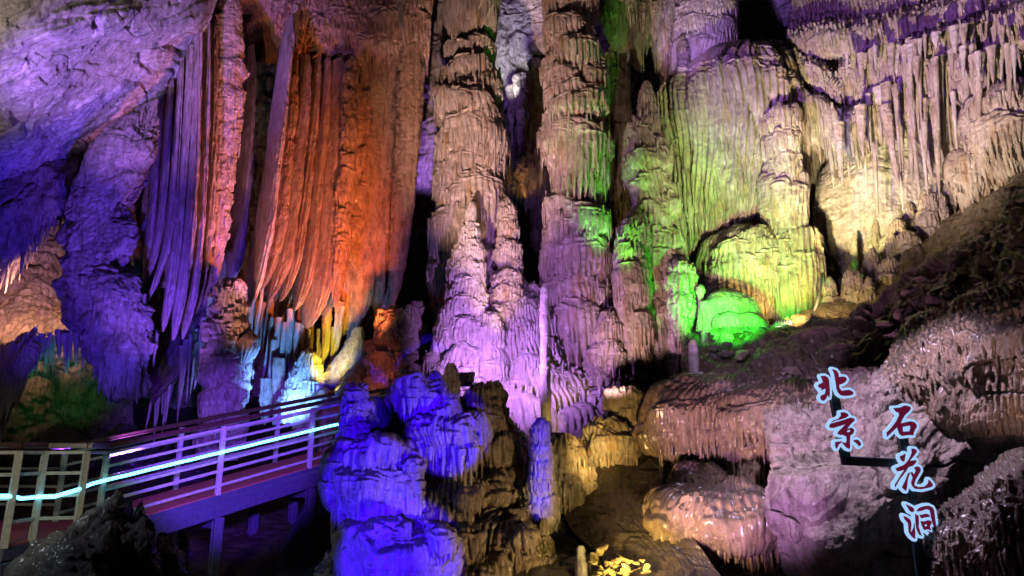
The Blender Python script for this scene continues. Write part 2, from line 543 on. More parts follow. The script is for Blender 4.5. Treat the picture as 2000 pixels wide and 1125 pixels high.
# ---------------------------------------------------------------- materials
def mat_rock(name, c1, c2, c3=None, rough=0.5, bump=0.5, scale=1.0, stain=0.5, spec=0.5, mud_shade=None, wet=.3, gr=60):
    m = bpy.data.materials.new(name)
    m.use_nodes = True
    nt = m.node_tree
    n, l = nt.nodes, nt.links
    b = n['Principled BSDF']
    tc = n.new('ShaderNodeTexCoord')
    def noise(sc, det=6, ro=0.6, vec=None, stretch=None):
        t = n.new('ShaderNodeTexNoise')
        t.inputs['Scale'].default_value = sc * scale
        t.inputs['Detail'].default_value = det
        t.inputs['Roughness'].default_value = ro
        if stretch:
            mp = n.new('ShaderNodeMapping')
            mp.inputs['Scale'].default_value = stretch
            l.new(tc.outputs['Object'], mp.inputs[0])
            l.new(mp.outputs[0], t.inputs['Vector'])
        else:
            l.new(tc.outputs['Object'], t.inputs['Vector'])
        return t.outputs[0]
    def ramp(src, a, bb, ca, cb):
        r = n.new('ShaderNodeValToRGB')
        r.color_ramp.elements[0].position = a
        r.color_ramp.elements[1].position = bb
        r.color_ramp.elements[0].color = ca
        r.color_ramp.elements[1].color = cb
        l.new(src, r.inputs[0])
        return r.outputs[0]
    def mix(fac, a, bb, mode='MIX'):
        x = n.new('ShaderNodeMix')
        x.data_type = 'RGBA'
        x.blend_type = mode
        if isinstance(fac, float): x.inputs[0].default_value = fac
        else: l.new(fac, x.inputs[0])
        for k, q in ((6, a), (7, bb)):
            if isinstance(q, tuple): x.inputs[k].default_value = q
            else: l.new(q, x.inputs[k])
        return x.outputs[2]
    W1 = (1, 1, 1, 1)
    K0 = (0, 0, 0, 1)
    col = mix(ramp(noise(1.6), .38, .62, K0, W1), (*c1, 1), (*c2, 1))
    if c3:
        col = mix(ramp(noise(2.2, 5, .65, stretch=(2.2, 2.2, .5)), .52, .68, K0, W1), col, (*c3, 1))
    # grain and stains
    g = ramp(noise(gr, 3, .7), .3, .7, (.72, .72, .72, 1), (1.15, 1.15, 1.15, 1))
    col = mix(1.0, col, g, 'MULTIPLY')
    st = ramp(noise(5.5, 5, .7, stretch=(1.6, 1.6, .6)), .36, .56, (1 - stain, 1 - stain * 1.05, 1 - stain * 1.1, 1), W1)
    col = mix(1.0, col, st, 'MULTIPLY')
    if mud_shade:  # upward faces darkened: mud, plus painted shade of tops lit from below
        geo = n.new('ShaderNodeNewGeometry')
        sp = n.new('ShaderNodeSeparateXYZ')
        l.new(geo.outputs['Normal'], sp.inputs[0])
        ad = n.new('ShaderNodeMath'); ad.operation = 'ADD'
        sc = n.new('ShaderNodeMath'); sc.operation = 'MULTIPLY_ADD'
        l.new(noise(3.5), sc.inputs[0]); sc.inputs[1].default_value = .8; sc.inputs[2].default_value = -.4
        l.new(sp.outputs[2], ad.inputs[0]); l.new(sc.outputs[0], ad.inputs[1])
        col = mix(ramp(ad.outputs[0], mud_shade[1], mud_shade[1] + .3, K0, W1), col, (*mud_shade[0], 1))
    l.new(col, b.inputs['Base Color'])
    rr = n.new('ShaderNodeMapRange')
    l.new(noise(14, 4), rr.inputs[0])
    rr.inputs[1].default_value, rr.inputs[2].default_value = .3, .7
    rr.inputs[3].default_value, rr.inputs[4].default_value = rough - .14, rough + .16
    l.new(rr.outputs[0], b.inputs['Roughness'])
    b.inputs['Specular IOR Level'].default_value = spec
    b.inputs['Coat Weight'].default_value = wet
    b.inputs['Coat Roughness'].default_value = .22
    h1 = noise(13, 8, .72)
    h2 = noise(48, 4, .75)
    ma = n.new('ShaderNodeMath'); ma.operation = 'MULTIPLY_ADD'
    l.new(h2, ma.inputs[0]); ma.inputs[1].default_value = .35; l.new(h1, ma.inputs[2])
    bp = n.new('ShaderNodeBump')
    bp.inputs['Strength'].default_value = bump
    bp.inputs['Distance'].default_value = .09
    l.new(ma.outputs[0], bp.inputs['Height'])
    l.new(bp.outputs[0], b.inputs['Normal'])
    return m


def mat_plain(name, col, rough=.5, metal=0., var=.25, sc=18, bump=.15):
    m = bpy.data.materials.new(name)
    m.use_nodes = True
    nt = m.node_tree
    n, l = nt.nodes, nt.links
    b = n['Principled BSDF']
    tc = n.new('ShaderNodeTexCoord')
    t = n.new('ShaderNodeTexNoise')
    t.inputs['Scale'].default_value = sc
    t.inputs['Detail'].default_value = 6
    l.new(tc.outputs['Object'], t.inputs['Vector'])
    r = n.new('ShaderNodeValToRGB')
    r.color_ramp.elements[0].position, r.color_ramp.elements[1].position = .3, .7
    r.color_ramp.elements[0].color = (*[c * (1 - var) for c in col], 1)
    r.color_ramp.elements[1].color = (*[min(1, c * (1 + var * .4)) for c in col], 1)
    l.new(t.outputs[0], r.inputs[0])
    l.new(r.outputs[0], b.inputs['Base Color'])
    b.inputs['Roughness'].default_value = rough
    b.inputs['Metallic'].default_value = metal
    bp = n.new('ShaderNodeBump')
    bp.inputs['Strength'].default_value = bump
    bp.inputs['Distance'].default_value = .01
    l.new(t.outputs[0], bp.inputs['Height'])
    l.new(bp.outputs[0], b.inputs['Normal'])
    return m


def mat_emit(name, col, strength, base=1.0):
    m = bpy.data.materials.new(name)
    m.use_nodes = True
    b = m.node_tree.nodes['Principled BSDF']
    b.inputs['Base Color'].default_value = (*[c * base for c in col], 1)
    b.inputs['Emission Color'].default_value = (*col, 1)
    b.inputs['Emission Strength'].default_value = strength
    return m


LIME = mat_rock('limestone', (.43, .35, .28), (.33, .26, .20), (.33, .20, .09), rough=.48, bump=.75, stain=.45)
PALE = mat_rock('pale_calcite', (.58, .51, .44), (.48, .41, .34), (.40, .31, .23), rough=.45, bump=.7, stain=.35)
TERRA = mat_rock('iron_stained_calcite', (.40, .25, .16), (.32, .18, .11), (.22, .11, .07), rough=.42, bump=.8, stain=.5, wet=.4)
DRAPE = mat_rock('drapery_calcite', (.46, .37, .32), (.38, .29, .25), (.28, .19, .16), rough=.42, bump=.6, stain=.45)
CEIL = mat_rock('ceiling_limestone', (.50, .46, .43), (.40, .37, .35), (.17, .17, .18), rough=.6, bump=.6, stain=.5, spec=.3, wet=.05)
WALLM = mat_rock('wall_limestone', (.36, .31, .26), (.26, .22, .19), (.16, .12, .10), rough=.65, bump=.8, stain=.55, spec=.35, wet=.06)
MUD = mat_rock('cave_mud', (.055, .040, .030), (.038, .029, .023), (.075, .054, .036), rough=.42, bump=.7, stain=.4)
MUDFLOW = mat_rock('muddy_flowstone', (.36, .27, .19), (.28, .20, .14), (.20, .13, .08), rough=.4, bump=.7, stain=.5, mud_shade=((.075, .055, .042), .35))
FLOW = mat_rock('flowstone', (.48, .40, .31), (.36, .28, .20), (.34, .22, .11), rough=.42, bump=.7, stain=.45, mud_shade=((.12, .09, .07), .55))
DARK = mat_rock('dark_boulder_stone', (.10, .095, .09), (.07, .066, .062), (.045, .042, .04), rough=.6, bump=.8, stain=.4)
CAPPED = mat_rock('mud_capped_calcite', (.56, .49, .42), (.47, .40, .33), (.38, .29, .21), rough=.42, bump=.8, stain=.4, mud_shade=((.07, .052, .04), .30))
BANK = mat_rock('bank_flowstone', (.32, .235, .16), (.23, .165, .105), (.30, .20, .10), rough=.38, bump=.8, stain=.5, wet=.4, mud_shade=((.06, .045, .033), .22))
SHELL = mat_rock('shell_flowstone', (.47, .39, .31), (.37, .29, .22), (.36, .25, .13), rough=.4, bump=.75, stain=.45, mud_shade=((.075, .058, .05), .30))


def shell(brow, rise, drop, back, label, seed, mat, lam=.11, amp=.035, du=44, h=None):
    """an overhanging flowstone shell: receding top, bulging brow, dripping front, recessed underside"""
    rows = [[(x, y - rise, Y + back) for x, y, Y in brow], [(x, y - rise * .45, Y + back * .45) for x, y, Y in brow], [(x, y - rise * .08, Y + back * .06) for x, y, Y in brow],
            [(x, y + drop * .35, Y) for x, y, Y in brow], [(x + 3, y + drop, Y + .15) for x, y, Y in brow], [(x + 3, y + drop * .9, Y + back * .6) for x, y, Y in brow]]
    return net('flowstone_shell', rows, mat, label, 'flowstone shell', 'overhanging shells of the upper right wall', amp=amp, lam=lam, seed=seed, step=1.5, tipn=1., rk=(.10, 1.4),
               auto=[dict(du=du, dv=26, dep=8, h=h or drop * .9, v0=.40, v1=.58, arch=.35), dict(du=du * 1.2, dv=22, dep=6, h=20, v0=.05, v1=.36, arch=.6)])
# ================================================================ SETTING: floor, far walls, ceiling
net('cave_floor', [[(-1500, 640, 30), (-300, 690, 29), (600, 700, 28), (1000, 700, 28), (1500, 690, 28), (2300, 660, 28), (3000, 640, 28)],
                   [(-1500, 850, 20), (-300, 880, 19), (600, 880, 18), (1000, 860, 18), (1500, 830, 18), (2300, 800, 18), (3000, 800, 18)],
                   [(-1500, 1050, 13), (-300, 1080, 13), (600, 1080, 13), (1000, 1010, 13), (1500, 1000, 13), (2300, 960, 13), (3000, 960, 13)],
                   [(-1500, 1350, 8), (-300, 1400, 8), (600, 1400, 8), (1000, 1290, 8), (1500, 1260, 8), (2300, 1260, 8), (3000, 1300, 8)],
                   [(-1500, 2600, 3), (-300, 2600, 3), (600, 2500, 3), (1000, 2500, 3), (1500, 2500, 3), (2300, 2500, 3), (3000, 2500, 3)]],
    MUD, kind='structure', rk=(.28, .7), amp=0, step=6, seed=11)

net('far_cave_wall', [[(-900, -700, 27), (200, -700, 27), (1000, -700, 27), (1800, -700, 27), (2900, -700, 27)],
                      [(-900, 100, 24), (200, 100, 24), (1000, 100, 25), (1800, 100, 24), (2900, 100, 24)],
                      [(-900, 500, 23), (200, 500, 23), (1000, 500, 25), (1800, 500, 23), (2900, 500, 23)],
                      [(-900, 950, 23), (200, 950, 23), (1000, 950, 24), (1800, 950, 23), (2900, 950, 23)]],
    WALLM, kind='structure', rk=(.9, .35), amp=.1, lam=.4, step=6, seed=12,
    auto=[dict(du=120, dv=110, dep=45, arch=.5)])

# the sloping ceiling slab, upper left, coming forward over the walkway
net('cave_ceiling', [[(-500, -420, 7.5), (0, -420, 8.5), (300, -420, 10.5), (440, -420, 12.5), (520, -420, 14.5)],
                     [(-500, 0, 8.5), (0, 0, 9.8), (240, 0, 12), (370, 0, 13.6), (421, 0, 14.6)],
                     [(-500, 130, 9.5), (0, 120, 11), (200, 100, 12.8), (330, 90, 14.2), (384, 85, 15)],
                     [(-500, 260, 10.5), (0, 230, 12.3), (150, 205, 13.6), (270, 190, 14.7), (318, 190, 15.3)],
                     [(-500, 360, 11.5), (0, 310, 13.6), (100, 285, 14.4), (180, 262, 15), (238, 246, 15.5)],
                     [(-500, 420, 13), (0, 350, 15), (100, 320, 15.6), (180, 285, 16.2), (232, 262, 16.6)],
                     [(-500, 380, 16), (0, 300, 18), (100, 270, 18), (180, 240, 18.4), (240, 220, 18.8)]],
    CEIL, kind='structure', rk=(.15, .9, .7), amp=0, seed=13, step=1.8,
    extra=lambda u, v, sx, sy: -.16 * np.clip(.06 - np.abs(vn(u[None, :] * .55 + v[:, None] * .5 + .5 * fbm(u[None, :], v[:, None], 3, 78), v[:, None] * 1.1 - u[None, :] * .35, 79)), 0, .06) / .06 + .16 * np.round(3 * fbm(u[None, :] * .5 + v[:, None] * .35, v[:, None] * 1.6 - u[None, :] * .5, 4, 77)) / 3)
# high vault behind the columns
net('cave_vault', [[(700, -500, 17), (900, -500, 16), (1200, -500, 16), (1600, -500, 15), (2400, -500, 10)],
                   [(780, -60, 19), (900, -60, 19), (1100, -60, 19), (1600, -60, 20), (2400, -200, 16)],
                   [(830, 60, 20.5), (930, 60, 20), (1080, 60, 20), (1500, 40, 21.5), (2300, 0, 21)],
                   [(845, 230, 21.5), (930, 220, 21.5), (1060, 170, 21.8), (1500, 110, 22.5), (2300, 100, 22)],
                   [(790, 480, 22), (860, 420, 22.4), (960, 330, 22.8), (1500, 200, 23), (2300, 200, 23)]],
    CEIL, kind='structure', rk=(.5, .55), amp=0, seed=14, step=2.2)

# far left lit rock wall beyond the blue slab
net('side_cave_wall', [[(-260, 250, 18), (-60, 300, 18.6), (60, 350, 19.2), (150, 380, 19.6), (260, 400, 20)],
                       [(-260, 480, 17.6), (-60, 470, 18), (60, 470, 18.4), (150, 480, 18.8), (260, 500, 19.4)],
                       [(-260, 620, 16.6), (-60, 600, 17), (60, 590, 17.6), (150, 600, 18), (260, 620, 18.6)],
                       [(-260, 760, 16), (-60, 700, 16.4), (60, 660, 17), (150, 650, 17.6), (260, 680, 18.4)],
                       [(-260, 900, 17), (-60, 820, 17.4), (60, 800, 18), (150, 800, 18.4), (260, 800, 19)],
                       [(-260, 1100, 18.5), (-60, 1050, 19), (60, 1000, 19.5), (150, 980, 20), (260, 980, 20)]],
    WALLM, kind='structure', rk=(.45, .8), amp=.02, seed=15, step=2.2)

# ================================================================ UPPER LEFT: blue hanging slabs
lathe('rock_slab', [(292, 205, 8), (262, 250, 42), (222, 300, 78), (200, 350, 78), (186, 400, 60), (168, 440, 38), (145, 468, 20), (132, 486, 3)], 14.2,
      WALLM, 'smooth blue lit rock flake hanging under the ceiling edge, above the ragged slab', 'rock slab', asp=.4, yaw=-.25, seed=21, lump=.3, amp=.012, rough=.05, rk=(.34, 1.3), ribs=.05, riblam=.5, step=1.9, sig=.35)
lathe('rock_slab', [(262, 345, 30), (228, 395, 60), (208, 450, 74), (200, 520, 74), (206, 570, 80), (222, 620, 84), (244, 655, 58), (250, 700, 46), (258, 735, 30), (264, 758, 16), (268, 772, 2)], 14.9,
      WALLM, 'ragged blue violet slab hanging lowest at left, its tip above the dark hollow', 'rock slab', asp=.42, yaw=-.15, seed=22, lump=.5, amp=.02, rough=.06, rk=(.4, 1.3), ribs=.06, riblam=.45, step=1.9, sig=.3,
      tiers=[(520, 40, 50, 120, 14, .3), (590, 60, 60, 100, 16, .3), (640, -20, 60, 110, 18, .4)])
# band of blue rock running to the left frame edge with its stalactite hem
net('rock_ledge', [[(-120, 330, 14.6), (20, 318, 15), (90, 300, 15.2), (150, 292, 15.3)],
                   [(-120, 380, 14.2), (20, 352, 14.6), (90, 330, 14.8), (150, 330, 15)],
                   [(-120, 470, 14.3), (20, 420, 14.7), (80, 385, 14.9), (138, 372, 15.1)],
                   [(-120, 600, 15), (0, 520, 15.3), (50, 450, 15.4), (128, 376, 15.5)],
                   [(-120, 560, 16.6), (0, 480, 16.6), (50, 430, 16.6), (128, 366, 16.6)]],
    WALLM, 'blue lit rock ledge with drip fringe at the far left edge', 'rock ledge', rk=(.3, .9), amp=.03, seed=23,
    auto=[dict(du=45, dv=55, dep=14, v0=.35, v1=.85, arch=.5)])
# pinkish lit apron and dripping fringe low at the far left
net('flowstone_apron', [[(-60, 700, 15.6), (20, 680, 15.9), (60, 655, 16.1), (80, 640, 16.3)],
                        [(-60, 760, 15), (10, 730, 15.3), (45, 695, 15.6), (75, 665, 15.9)],
                        [(-60, 900, 14.9), (0, 800, 15.2), (30, 735, 15.5), (66, 680, 15.8)],
                        [(-60, 1000, 15.6), (-15, 850, 15.8), (15, 770, 16), (50, 700, 16.2)]],
    PALE, 'pink lit flowstone apron sloping down at the far left edge', 'flowstone', amp=.05, lam=.1, seed=24, auto=[dict(du=40, dv=40, dep=12)])


def icicle(px, y0, y1, hw, Y, mat, label, group, seed, bend=0.0, cat='stalactite', name='stalactite', step=2.0, dY=0.0):
    n = [(px, y0 - 8, hw * 1.25), (px + bend * .2, y0 + (y1 - y0) * .12, hw), (px + bend * .5, y0 + (y1 - y0) * .5, hw * .66), (px + bend * .85, y0 + (y1 - y0) * .85, hw * .38), (px + bend, y1, .6)]
    n = [(a, b, c, dY * i / 4) for i, (a, b, c) in enumerate(n)]
    return lathe(name, n, Y, mat, label, cat, group, seed=seed, lump=.3, amp=.012, lam=.07, rough=.02, step=step, sig=.25, rs=1.0)


rg = random.Random(5)
for k in range(24):
    t = k / 23
    x = 60 + t * 122 + rg.uniform(-3, 3)
    icicle(x, 668 - 22 * t + rg.uniform(-6, 6), 705 - 14 * t + rg.uniform(0, 42), rg.uniform(2.5, 5), 16.2 + rg.uniform(-.2, .4), PALE,
           'small tan stalactite in the fringe above the green lit hollow', 'stalactites fringing the left hollow', 400 + k, bend=rg.uniform(-4, 3))
for k in range(14):
    t = k / 13
    x = 5 + t * 120 + rg.uniform(-4, 4)
    y = 520 - 145 * t
    icicle(x, y - 20, y + rg.uniform(40, 100) * (1 - .4 * t), rg.uniform(3, 6), 15.2 + rg.uniform(-.1, .3), WALLM,
           'slender violet stalactite hanging below the blue ledge at far left', 'stalactites below the blue ledge', 430 + k, bend=rg.uniform(-26, -10))

# ================================================================ PURPLE DRAPERIES (left curtain)
PURP = [  # nodes, Y, yaw
    ([(312, 175, 8), (306, 260, 11), (300, 380, 12), (290, 480, 11), (284, 545, 6), (281, 560, 1)], 15.6, .5),
    ([(335, 150, 9), (328, 260, 12), (318, 400, 13), (303, 500, 12), (285, 550, 8), (273, 566, 1)], 15.3, .6),
    ([(355, 120, 9), (348, 250, 12), (338, 400, 14), (322, 500, 14), (296, 575, 9), (282, 596, 1)], 15.0, .6),
    ([(372, 95, 9), (366, 250, 12), (354, 400, 14), (340, 520, 15), (326, 610, 11), (318, 648, 1)], 14.8, .5),
    ([(388, 70, 9), (381, 250, 12), (372, 400, 14), (360, 520, 16), (346, 620, 13), (338, 664, 2)], 14.6, .45),
    ([(402, 50, 9), (398, 250, 12), (390, 400, 13), (380, 520, 15), (368, 610, 13), (357, 662, 2)], 14.8, .4),
    ([(416, 35, 8), (414, 250, 11), (407, 400, 11), (398, 520, 10), (388, 590, 6), (382, 612, 1)], 15.1, .4),
]
for k, (nd, Y, yw) in enumerate(PURP):
    lathe('drapery', nd, Y, DRAPE, ['narrow dark purple drapery nearest the hanging blue slab', 'purple drapery whose tip curls left, second from the blue slab',
          'purple drapery curling left at its foot, third from the blue slab', 'long violet drapery in the middle of the left curtain', 'violet drapery reaching lowest in the left curtain',
          'bright violet drapery with a blunt foot in the left curtain', 'short violet drapery beside the broad lumpy fold'][k], 'drapery', 'draperies of the left purple curtain',
          asp=.26, yaw=-yw - .35, seed=40 + k, lump=.2, amp=.012, ribs=.034, riblam=.13, rough=.012, step=1.7, sig=.3, rs=1.85)
lathe('drapery', [(445, -10, 22), (446, 40, 30), (443, 150, 32), (437, 260, 28), (427, 380, 22), (418, 470, 18), (408, 540, 12), (400, 580, 2)], 15.3, DRAPE,
      'broad lumpy purple fold at the right end of the left curtain', 'drapery', 'draperies of the left purple curtain', asp=.5, yaw=.2, seed=48, lump=.22, amp=.03, rough=.03, step=1.8,
      auto=dict(y0=120, y1=520, dt=34, k=5, dep=.16, h=1.0))
lathe('drapery', [(352, 100, 20), (345, 200, 42), (335, 320, 50), (325, 430, 46), (315, 520, 34), (312, 560, 10)], 16.2, DRAPE,
      'shadowed purple backing sheet behind the left curtain folds', 'drapery', None, asp=.3, yaw=.3, seed=49, lump=.2, amp=.02, ribs=.05, riblam=.3, step=2.2)

# ================================================================ RED AND ORANGE DRAPERIES (middle curtain)
ORG = [  # top x, y, foot x, y, half width, depth, yaw, label
    (462, 95, 430, 580, 15, 16.6, .5, 'dark violet drapery at the left end of the orange curtain'),
    (488, 92, 450, 552, 13, 16.3, .6, 'violet drapery behind the tall leading fold'),
    (566, 36, 474, 624, 17, 15.4, 1.0, 'tall leading fold whose pale crest rises highest in the curtain'),
    (558, 120, 496, 560, 12, 15.75, .95, 'shadowed fold tucked behind the tall leading fold'),
    (571, 100, 506, 568, 12, 15.9, .9, 'beaded orange fold just right of the leading fold'),
    (584, 110, 515, 577, 11, 15.95, 1.0, 'slim orange fold between the beaded fold and the bright curling one'),
    (595, 112, 525, 586, 12, 15.9, .95, 'bright orange fold whose tip curls left above the hollow'),
    (606, 112, 536, 590, 11, 16.0, 1.05, 'thin dark orange fold right of the bright curling one'),
    (616, 114, 547, 588, 12, 16.0, .95, 'orange fold with a rounded scalloped tip near the middle of the curtain'),
    (627, 116, 561, 600, 11, 16.1, 1.05, 'thin reddish fold just right of the scalloped tip'),
    (637, 118, 575, 607, 12, 16.05, .95, 'dark red fold between the scalloped tip and the lowest tip'),
    (648, 118, 588, 622, 11, 16.15, 1.05, 'thin red fold left of the lowest pointed tip'),
    (657, 118, 599, 641, 13, 15.95, .9, 'deep red fold with the lowest pointed tip'),
    (667, 120, 616, 628, 11, 16.2, 1.0, 'narrow red fold right of the lowest pointed tip'),
    (676, 122, 633, 622, 12, 16.2, .9, 'last narrow red fold before the knobbly pillar')]
for k, (tx, ty, fx, fy, hw, Y, yw, lb) in enumerate(ORG):
    h_, dx_ = fy - ty, fx - tx
    hw *= (1.0, 1.0, 1.15, .9, 1.25, .8, 1.35, .8, 1.3, .75, 1.2, .8, 1.45, .8, 1.1)[k]
    Y += (0, 0, 0, .1, -.1, .2, -.15, .2, -.05, .25, -.1, .2, -.1, .1, -.05)[k]
    yw *= (1, 1, .9, 1, .75, 1.1, .7, 1.1, .75, 1.1, .8, 1.1, .65, 1, .8)[k]
    nd = [(tx, ty, hw * .45), (tx + dx_ * .06, ty + h_ * .08, hw * .75), (tx + dx_ * .22, ty + h_ * .3, hw), (tx + dx_ * .40, ty + h_ * .52, hw * 1.05), (tx + dx_ * .58, ty + h_ * .74, hw * 1.15), (tx + dx_ * .74, ty + h_ * .88, hw * 1.05), (tx + dx_ * .90, ty + h_ * .965, hw * .6), (fx, fy, 1)]
    lathe('drapery', nd, Y, TERRA if k > 2 else DRAPE, lb, 'drapery', 'draperies of the orange curtain', asp=.20, yaw=-yw, seed=60 + k, lump=.16, amp=.012, ribs=.022, riblam=.12, knob=.012,
          drip=False, rough=.014, step=1.6, sig=.25, rs=2.1, auto=dict(y0=150, y1=480, dt=26, k=4, dep=.12, h=1.0) if k == 4 else None)
lathe('limestone_pillar', [(690, 112, 6), (686, 130, 11), (683, 220, 11), (677, 320, 12), (670, 420, 11), (664, 500, 10), (659, 570, 7), (655, 610, 1)], 15.6, TERRA,
      'knobbly slender pillar down the middle of the orange curtain', 'pillar', None, seed=72, lump=.2, amp=.02, rough=.015, step=1.7, auto=dict(y0=115, y1=590, dt=30, k=4, dep=.3, h=1.1))
lathe('drapery', [(745, -80, 70), (742, 40, 74), (736, 160, 70), (729, 300, 66), (722, 420, 62), (716, 520, 58), (712, 580, 52), (702, 622, 36), (690, 648, 16), (684, 660, 2)], 16.6, TERRA,
      'wide rough rust red sheet with a rounded scalloped hem beside the dark gap', 'drapery', None, asp=.42, yaw=.12, seed=73, lump=.08, amp=.035, lam=.09, rough=.03, ribs=.10, riblam=.30,
      step=1.7, tiers=[(175, -40, 34, 60, 16, .5), (215, -36, 30, 50, 14, .5), (250, -42, 28, 46, 14, .5), (285, -38, 34, 50, 14, .5), (318, -44, 28, 46, 14, .5), (350, -36, 30, 50, 12, .5), (385, -44, 28, 46, 12, .5), (420, -38, 30, 50, 12, .5), (455, -42, 26, 50, 10, .5)])
lathe('drapery', [(800, -60, 22), (806, 60, 28), (800, 200, 26), (792, 320, 24), (784, 430, 20), (776, 520, 15), (769, 585, 7), (765, 604, 1)], 16.3, TERRA,
      'dark rust coloured edge fold at the right end of the orange curtain', 'drapery', None, asp=.6, yaw=.4, seed=74, lump=.1, amp=.03, lam=.07, rough=.03, ribs=.03, step=1.8)
# dark recess and overhanging brow above the orange curtain
net('overhanging_brow', [[(440, -220, 14.5), (560, -220, 14.5), (700, -220, 14.6), (860, -220, 15)],
                         [(455, -40, 15.6), (560, -40, 15.4), (700, -40, 15.4), (850, -40, 15.8)],
                         [(470, 30, 16.8), (585, 30, 15.9), (700, 40, 15.7), (842, 40, 16)],
                         [(480, 70, 17.6), (600, 84, 16.3), (700, 92, 16), (838, 100, 16.4)],
                         [(480, 120, 18.3), (610, 130, 17), (700, 130, 16.8), (832, 150, 17)]],
    TERRA, 'dark brown overhanging brow with drip fringes above the orange curtain', 'flowstone', amp=.05, lam=.1, seed=75,
    auto=[dict(du=60, dv=36, dep=20, v0=.3, v1=.9, u0=.25, arch=.35)], step=1.8)
icicle(783, 0, 62, 7, 15.0, LIME, 'lone pale stalactite under the brow near the frame top', None, 500)
icicle(578, 20, 92, 5, 15.5, LIME, 'thin stalactite beside the pale crest of the leading fold', None, 501, bend=2)

# ================================================================ COLUMNS
lathe('limestone_column', [(920, -60, 50), (920, 0, 50), (920, 60, 45), (918, 100, 42), (917, 150, 47), (917, 190, 62), (920, 235, 72), (922, 280, 70), (918, 320, 64), (911, 360, 60), (912, 420, 62),
                           (911, 480, 62), (906, 540, 58), (905, 620, 54), (905, 720, 60), (905, 800, 70)], 16.8, LIME,
      'tall tan tiered column standing left of the green edged column', 'column', None, seed=101, lump=.16, lam=.105, amp=.036, step=1.45, rs=.74, tipn=.9, knob=.004,
      auto=dict(y0=100, y1=700, dt=120, k=4, dep=.16, h=.7, arch=.5),
      tiers=[(-55, None, 40, 150, 10, .2), (88, None, 30, 40, 9, .2), (128, 5, 60, 46, 14, .25), (130, -35, 40, 60, 12, .5), (140, 45, 40, 60, 14, .5), (172, None, 46, 40, 12, .4), (200, -10, 62, 56, 16, .3), (232, None, 60, 90, 10, .25),
             (245, -45, 60, 110, 10, .2), (250, 40, 60, 120, 12, .25), (312, -30, 60, 76, 12, .15), (305, 40, 50, 70, 12, .3), (358, 30, 62, 100, 17, .5), (352, -50, 40, 60, 10, .3), (385, 20, 56, 90, 16, .6), (412, -40, 50, 90, 14, .3),
             (480, -45, 50, 100, 14, .5), (500, 30, 60, 110, 14, .4), (570, -40, 60, 120, 14, .4), (600, 40, 60, 120, 14, .4)])
lathe('limestone_column', [(1114, -60, 54), (1114, 0, 54), (1114, 60, 52), (1117, 110, 52), (1118, 160, 58), (1118, 215, 60), (1118, 255, 64), (1122, 300, 56), (1124, 350, 52), (1124, 385, 50), (1124, 410, 54), (1125, 445, 59),
                           (1126, 500, 61), (1122, 560, 55), (1120, 592, 52), (1124, 640, 56), (1132, 700, 58), (1138, 760, 58), (1140, 840, 64)], 16.2, LIME,
      'tall tiered column with its right side lit green, beside the spired stalagmite', 'column', None, seed=102, lump=.16, lam=.10, amp=.036, step=1.45, rs=.74, tipn=.9, knob=.004,
      auto=dict(y0=-40, y1=780, dt=120, k=4, dep=.16, h=.7, arch=.5),
      tiers=[(-50, None, 50, 90, 10, .2), (44, -20, 46, 66, 11, .3), (78, 10, 46, 80, 14, .3), (112, -40, 30, 60, 10, .4), (145, -26, 40, 50, 13, .4), (130, 40, 40, 90, 14, .4), (176, -20, 46, 46, 14, .35), (180, 30, 40, 60, 14, .4),
             (208, -10, 58, 50, 15, .3), (236, 15, 56, 170, 15, .3), (240, -40, 46, 80, 12, .4), (262, 45, 40, 120, 15, .4), (330, 40, 36, 80, 12, .4), (392, -30, 34, 50, 14, .6), (402, 25, 50, 70, 16, .4), (430, -30, 46, 60, 14, .5), (458, 10, 62, 90, 15, .3),
             (462, -46, 40, 96, 13, .4), (470, 52, 34, 120, 14, .4), (535, None, 52, 56, 14, .35), (596, -6, 60, 140, 16, .35), (604, 44, 40, 90, 15, .45), (660, -40, 46, 90, 14, .4), (700, 40, 50, 90, 16, .4), (735, -10, 60, 110, 18, .35)])
lathe('stalagmite', [(922, 396, 4), (922, 404, 8), (921, 430, 10), (919, 446, 12), (918, 462, 20), (913, 500, 29), (909, 550, 34), (906, 600, 44), (903, 650, 58), (900, 710, 74), (898, 780, 86)], 15.3, PALE,
      'pale violet lit stalagmite with a thin tip, in front of the tan column', 'stalagmite', None, seed=103, lump=.2, lam=.08, amp=.03, step=1.5,
      auto=dict(y0=430, y1=770, dt=40, k=4, dep=.26, h=1.1, arch=.8), sig=.3, rs=.74, knob=.02)
lathe('stalagmite', [(990, 386, 3), (990, 394, 9), (991, 420, 14), (993, 450, 20), (991, 490, 23), (992, 530, 25), (987, 560, 27), (982, 600, 30), (985, 700, 34)], 15.6, LIME,
      'stacked pink brown stalagmite between the two tall columns', 'stalagmite', None, seed=104, lump=.2, lam=.08, amp=.025, step=1.5,
      auto=dict(y0=392, y1=690, dt=30, k=3, dep=.34, h=1.0, arch=.7), sig=.3, rs=.74, knob=.02)
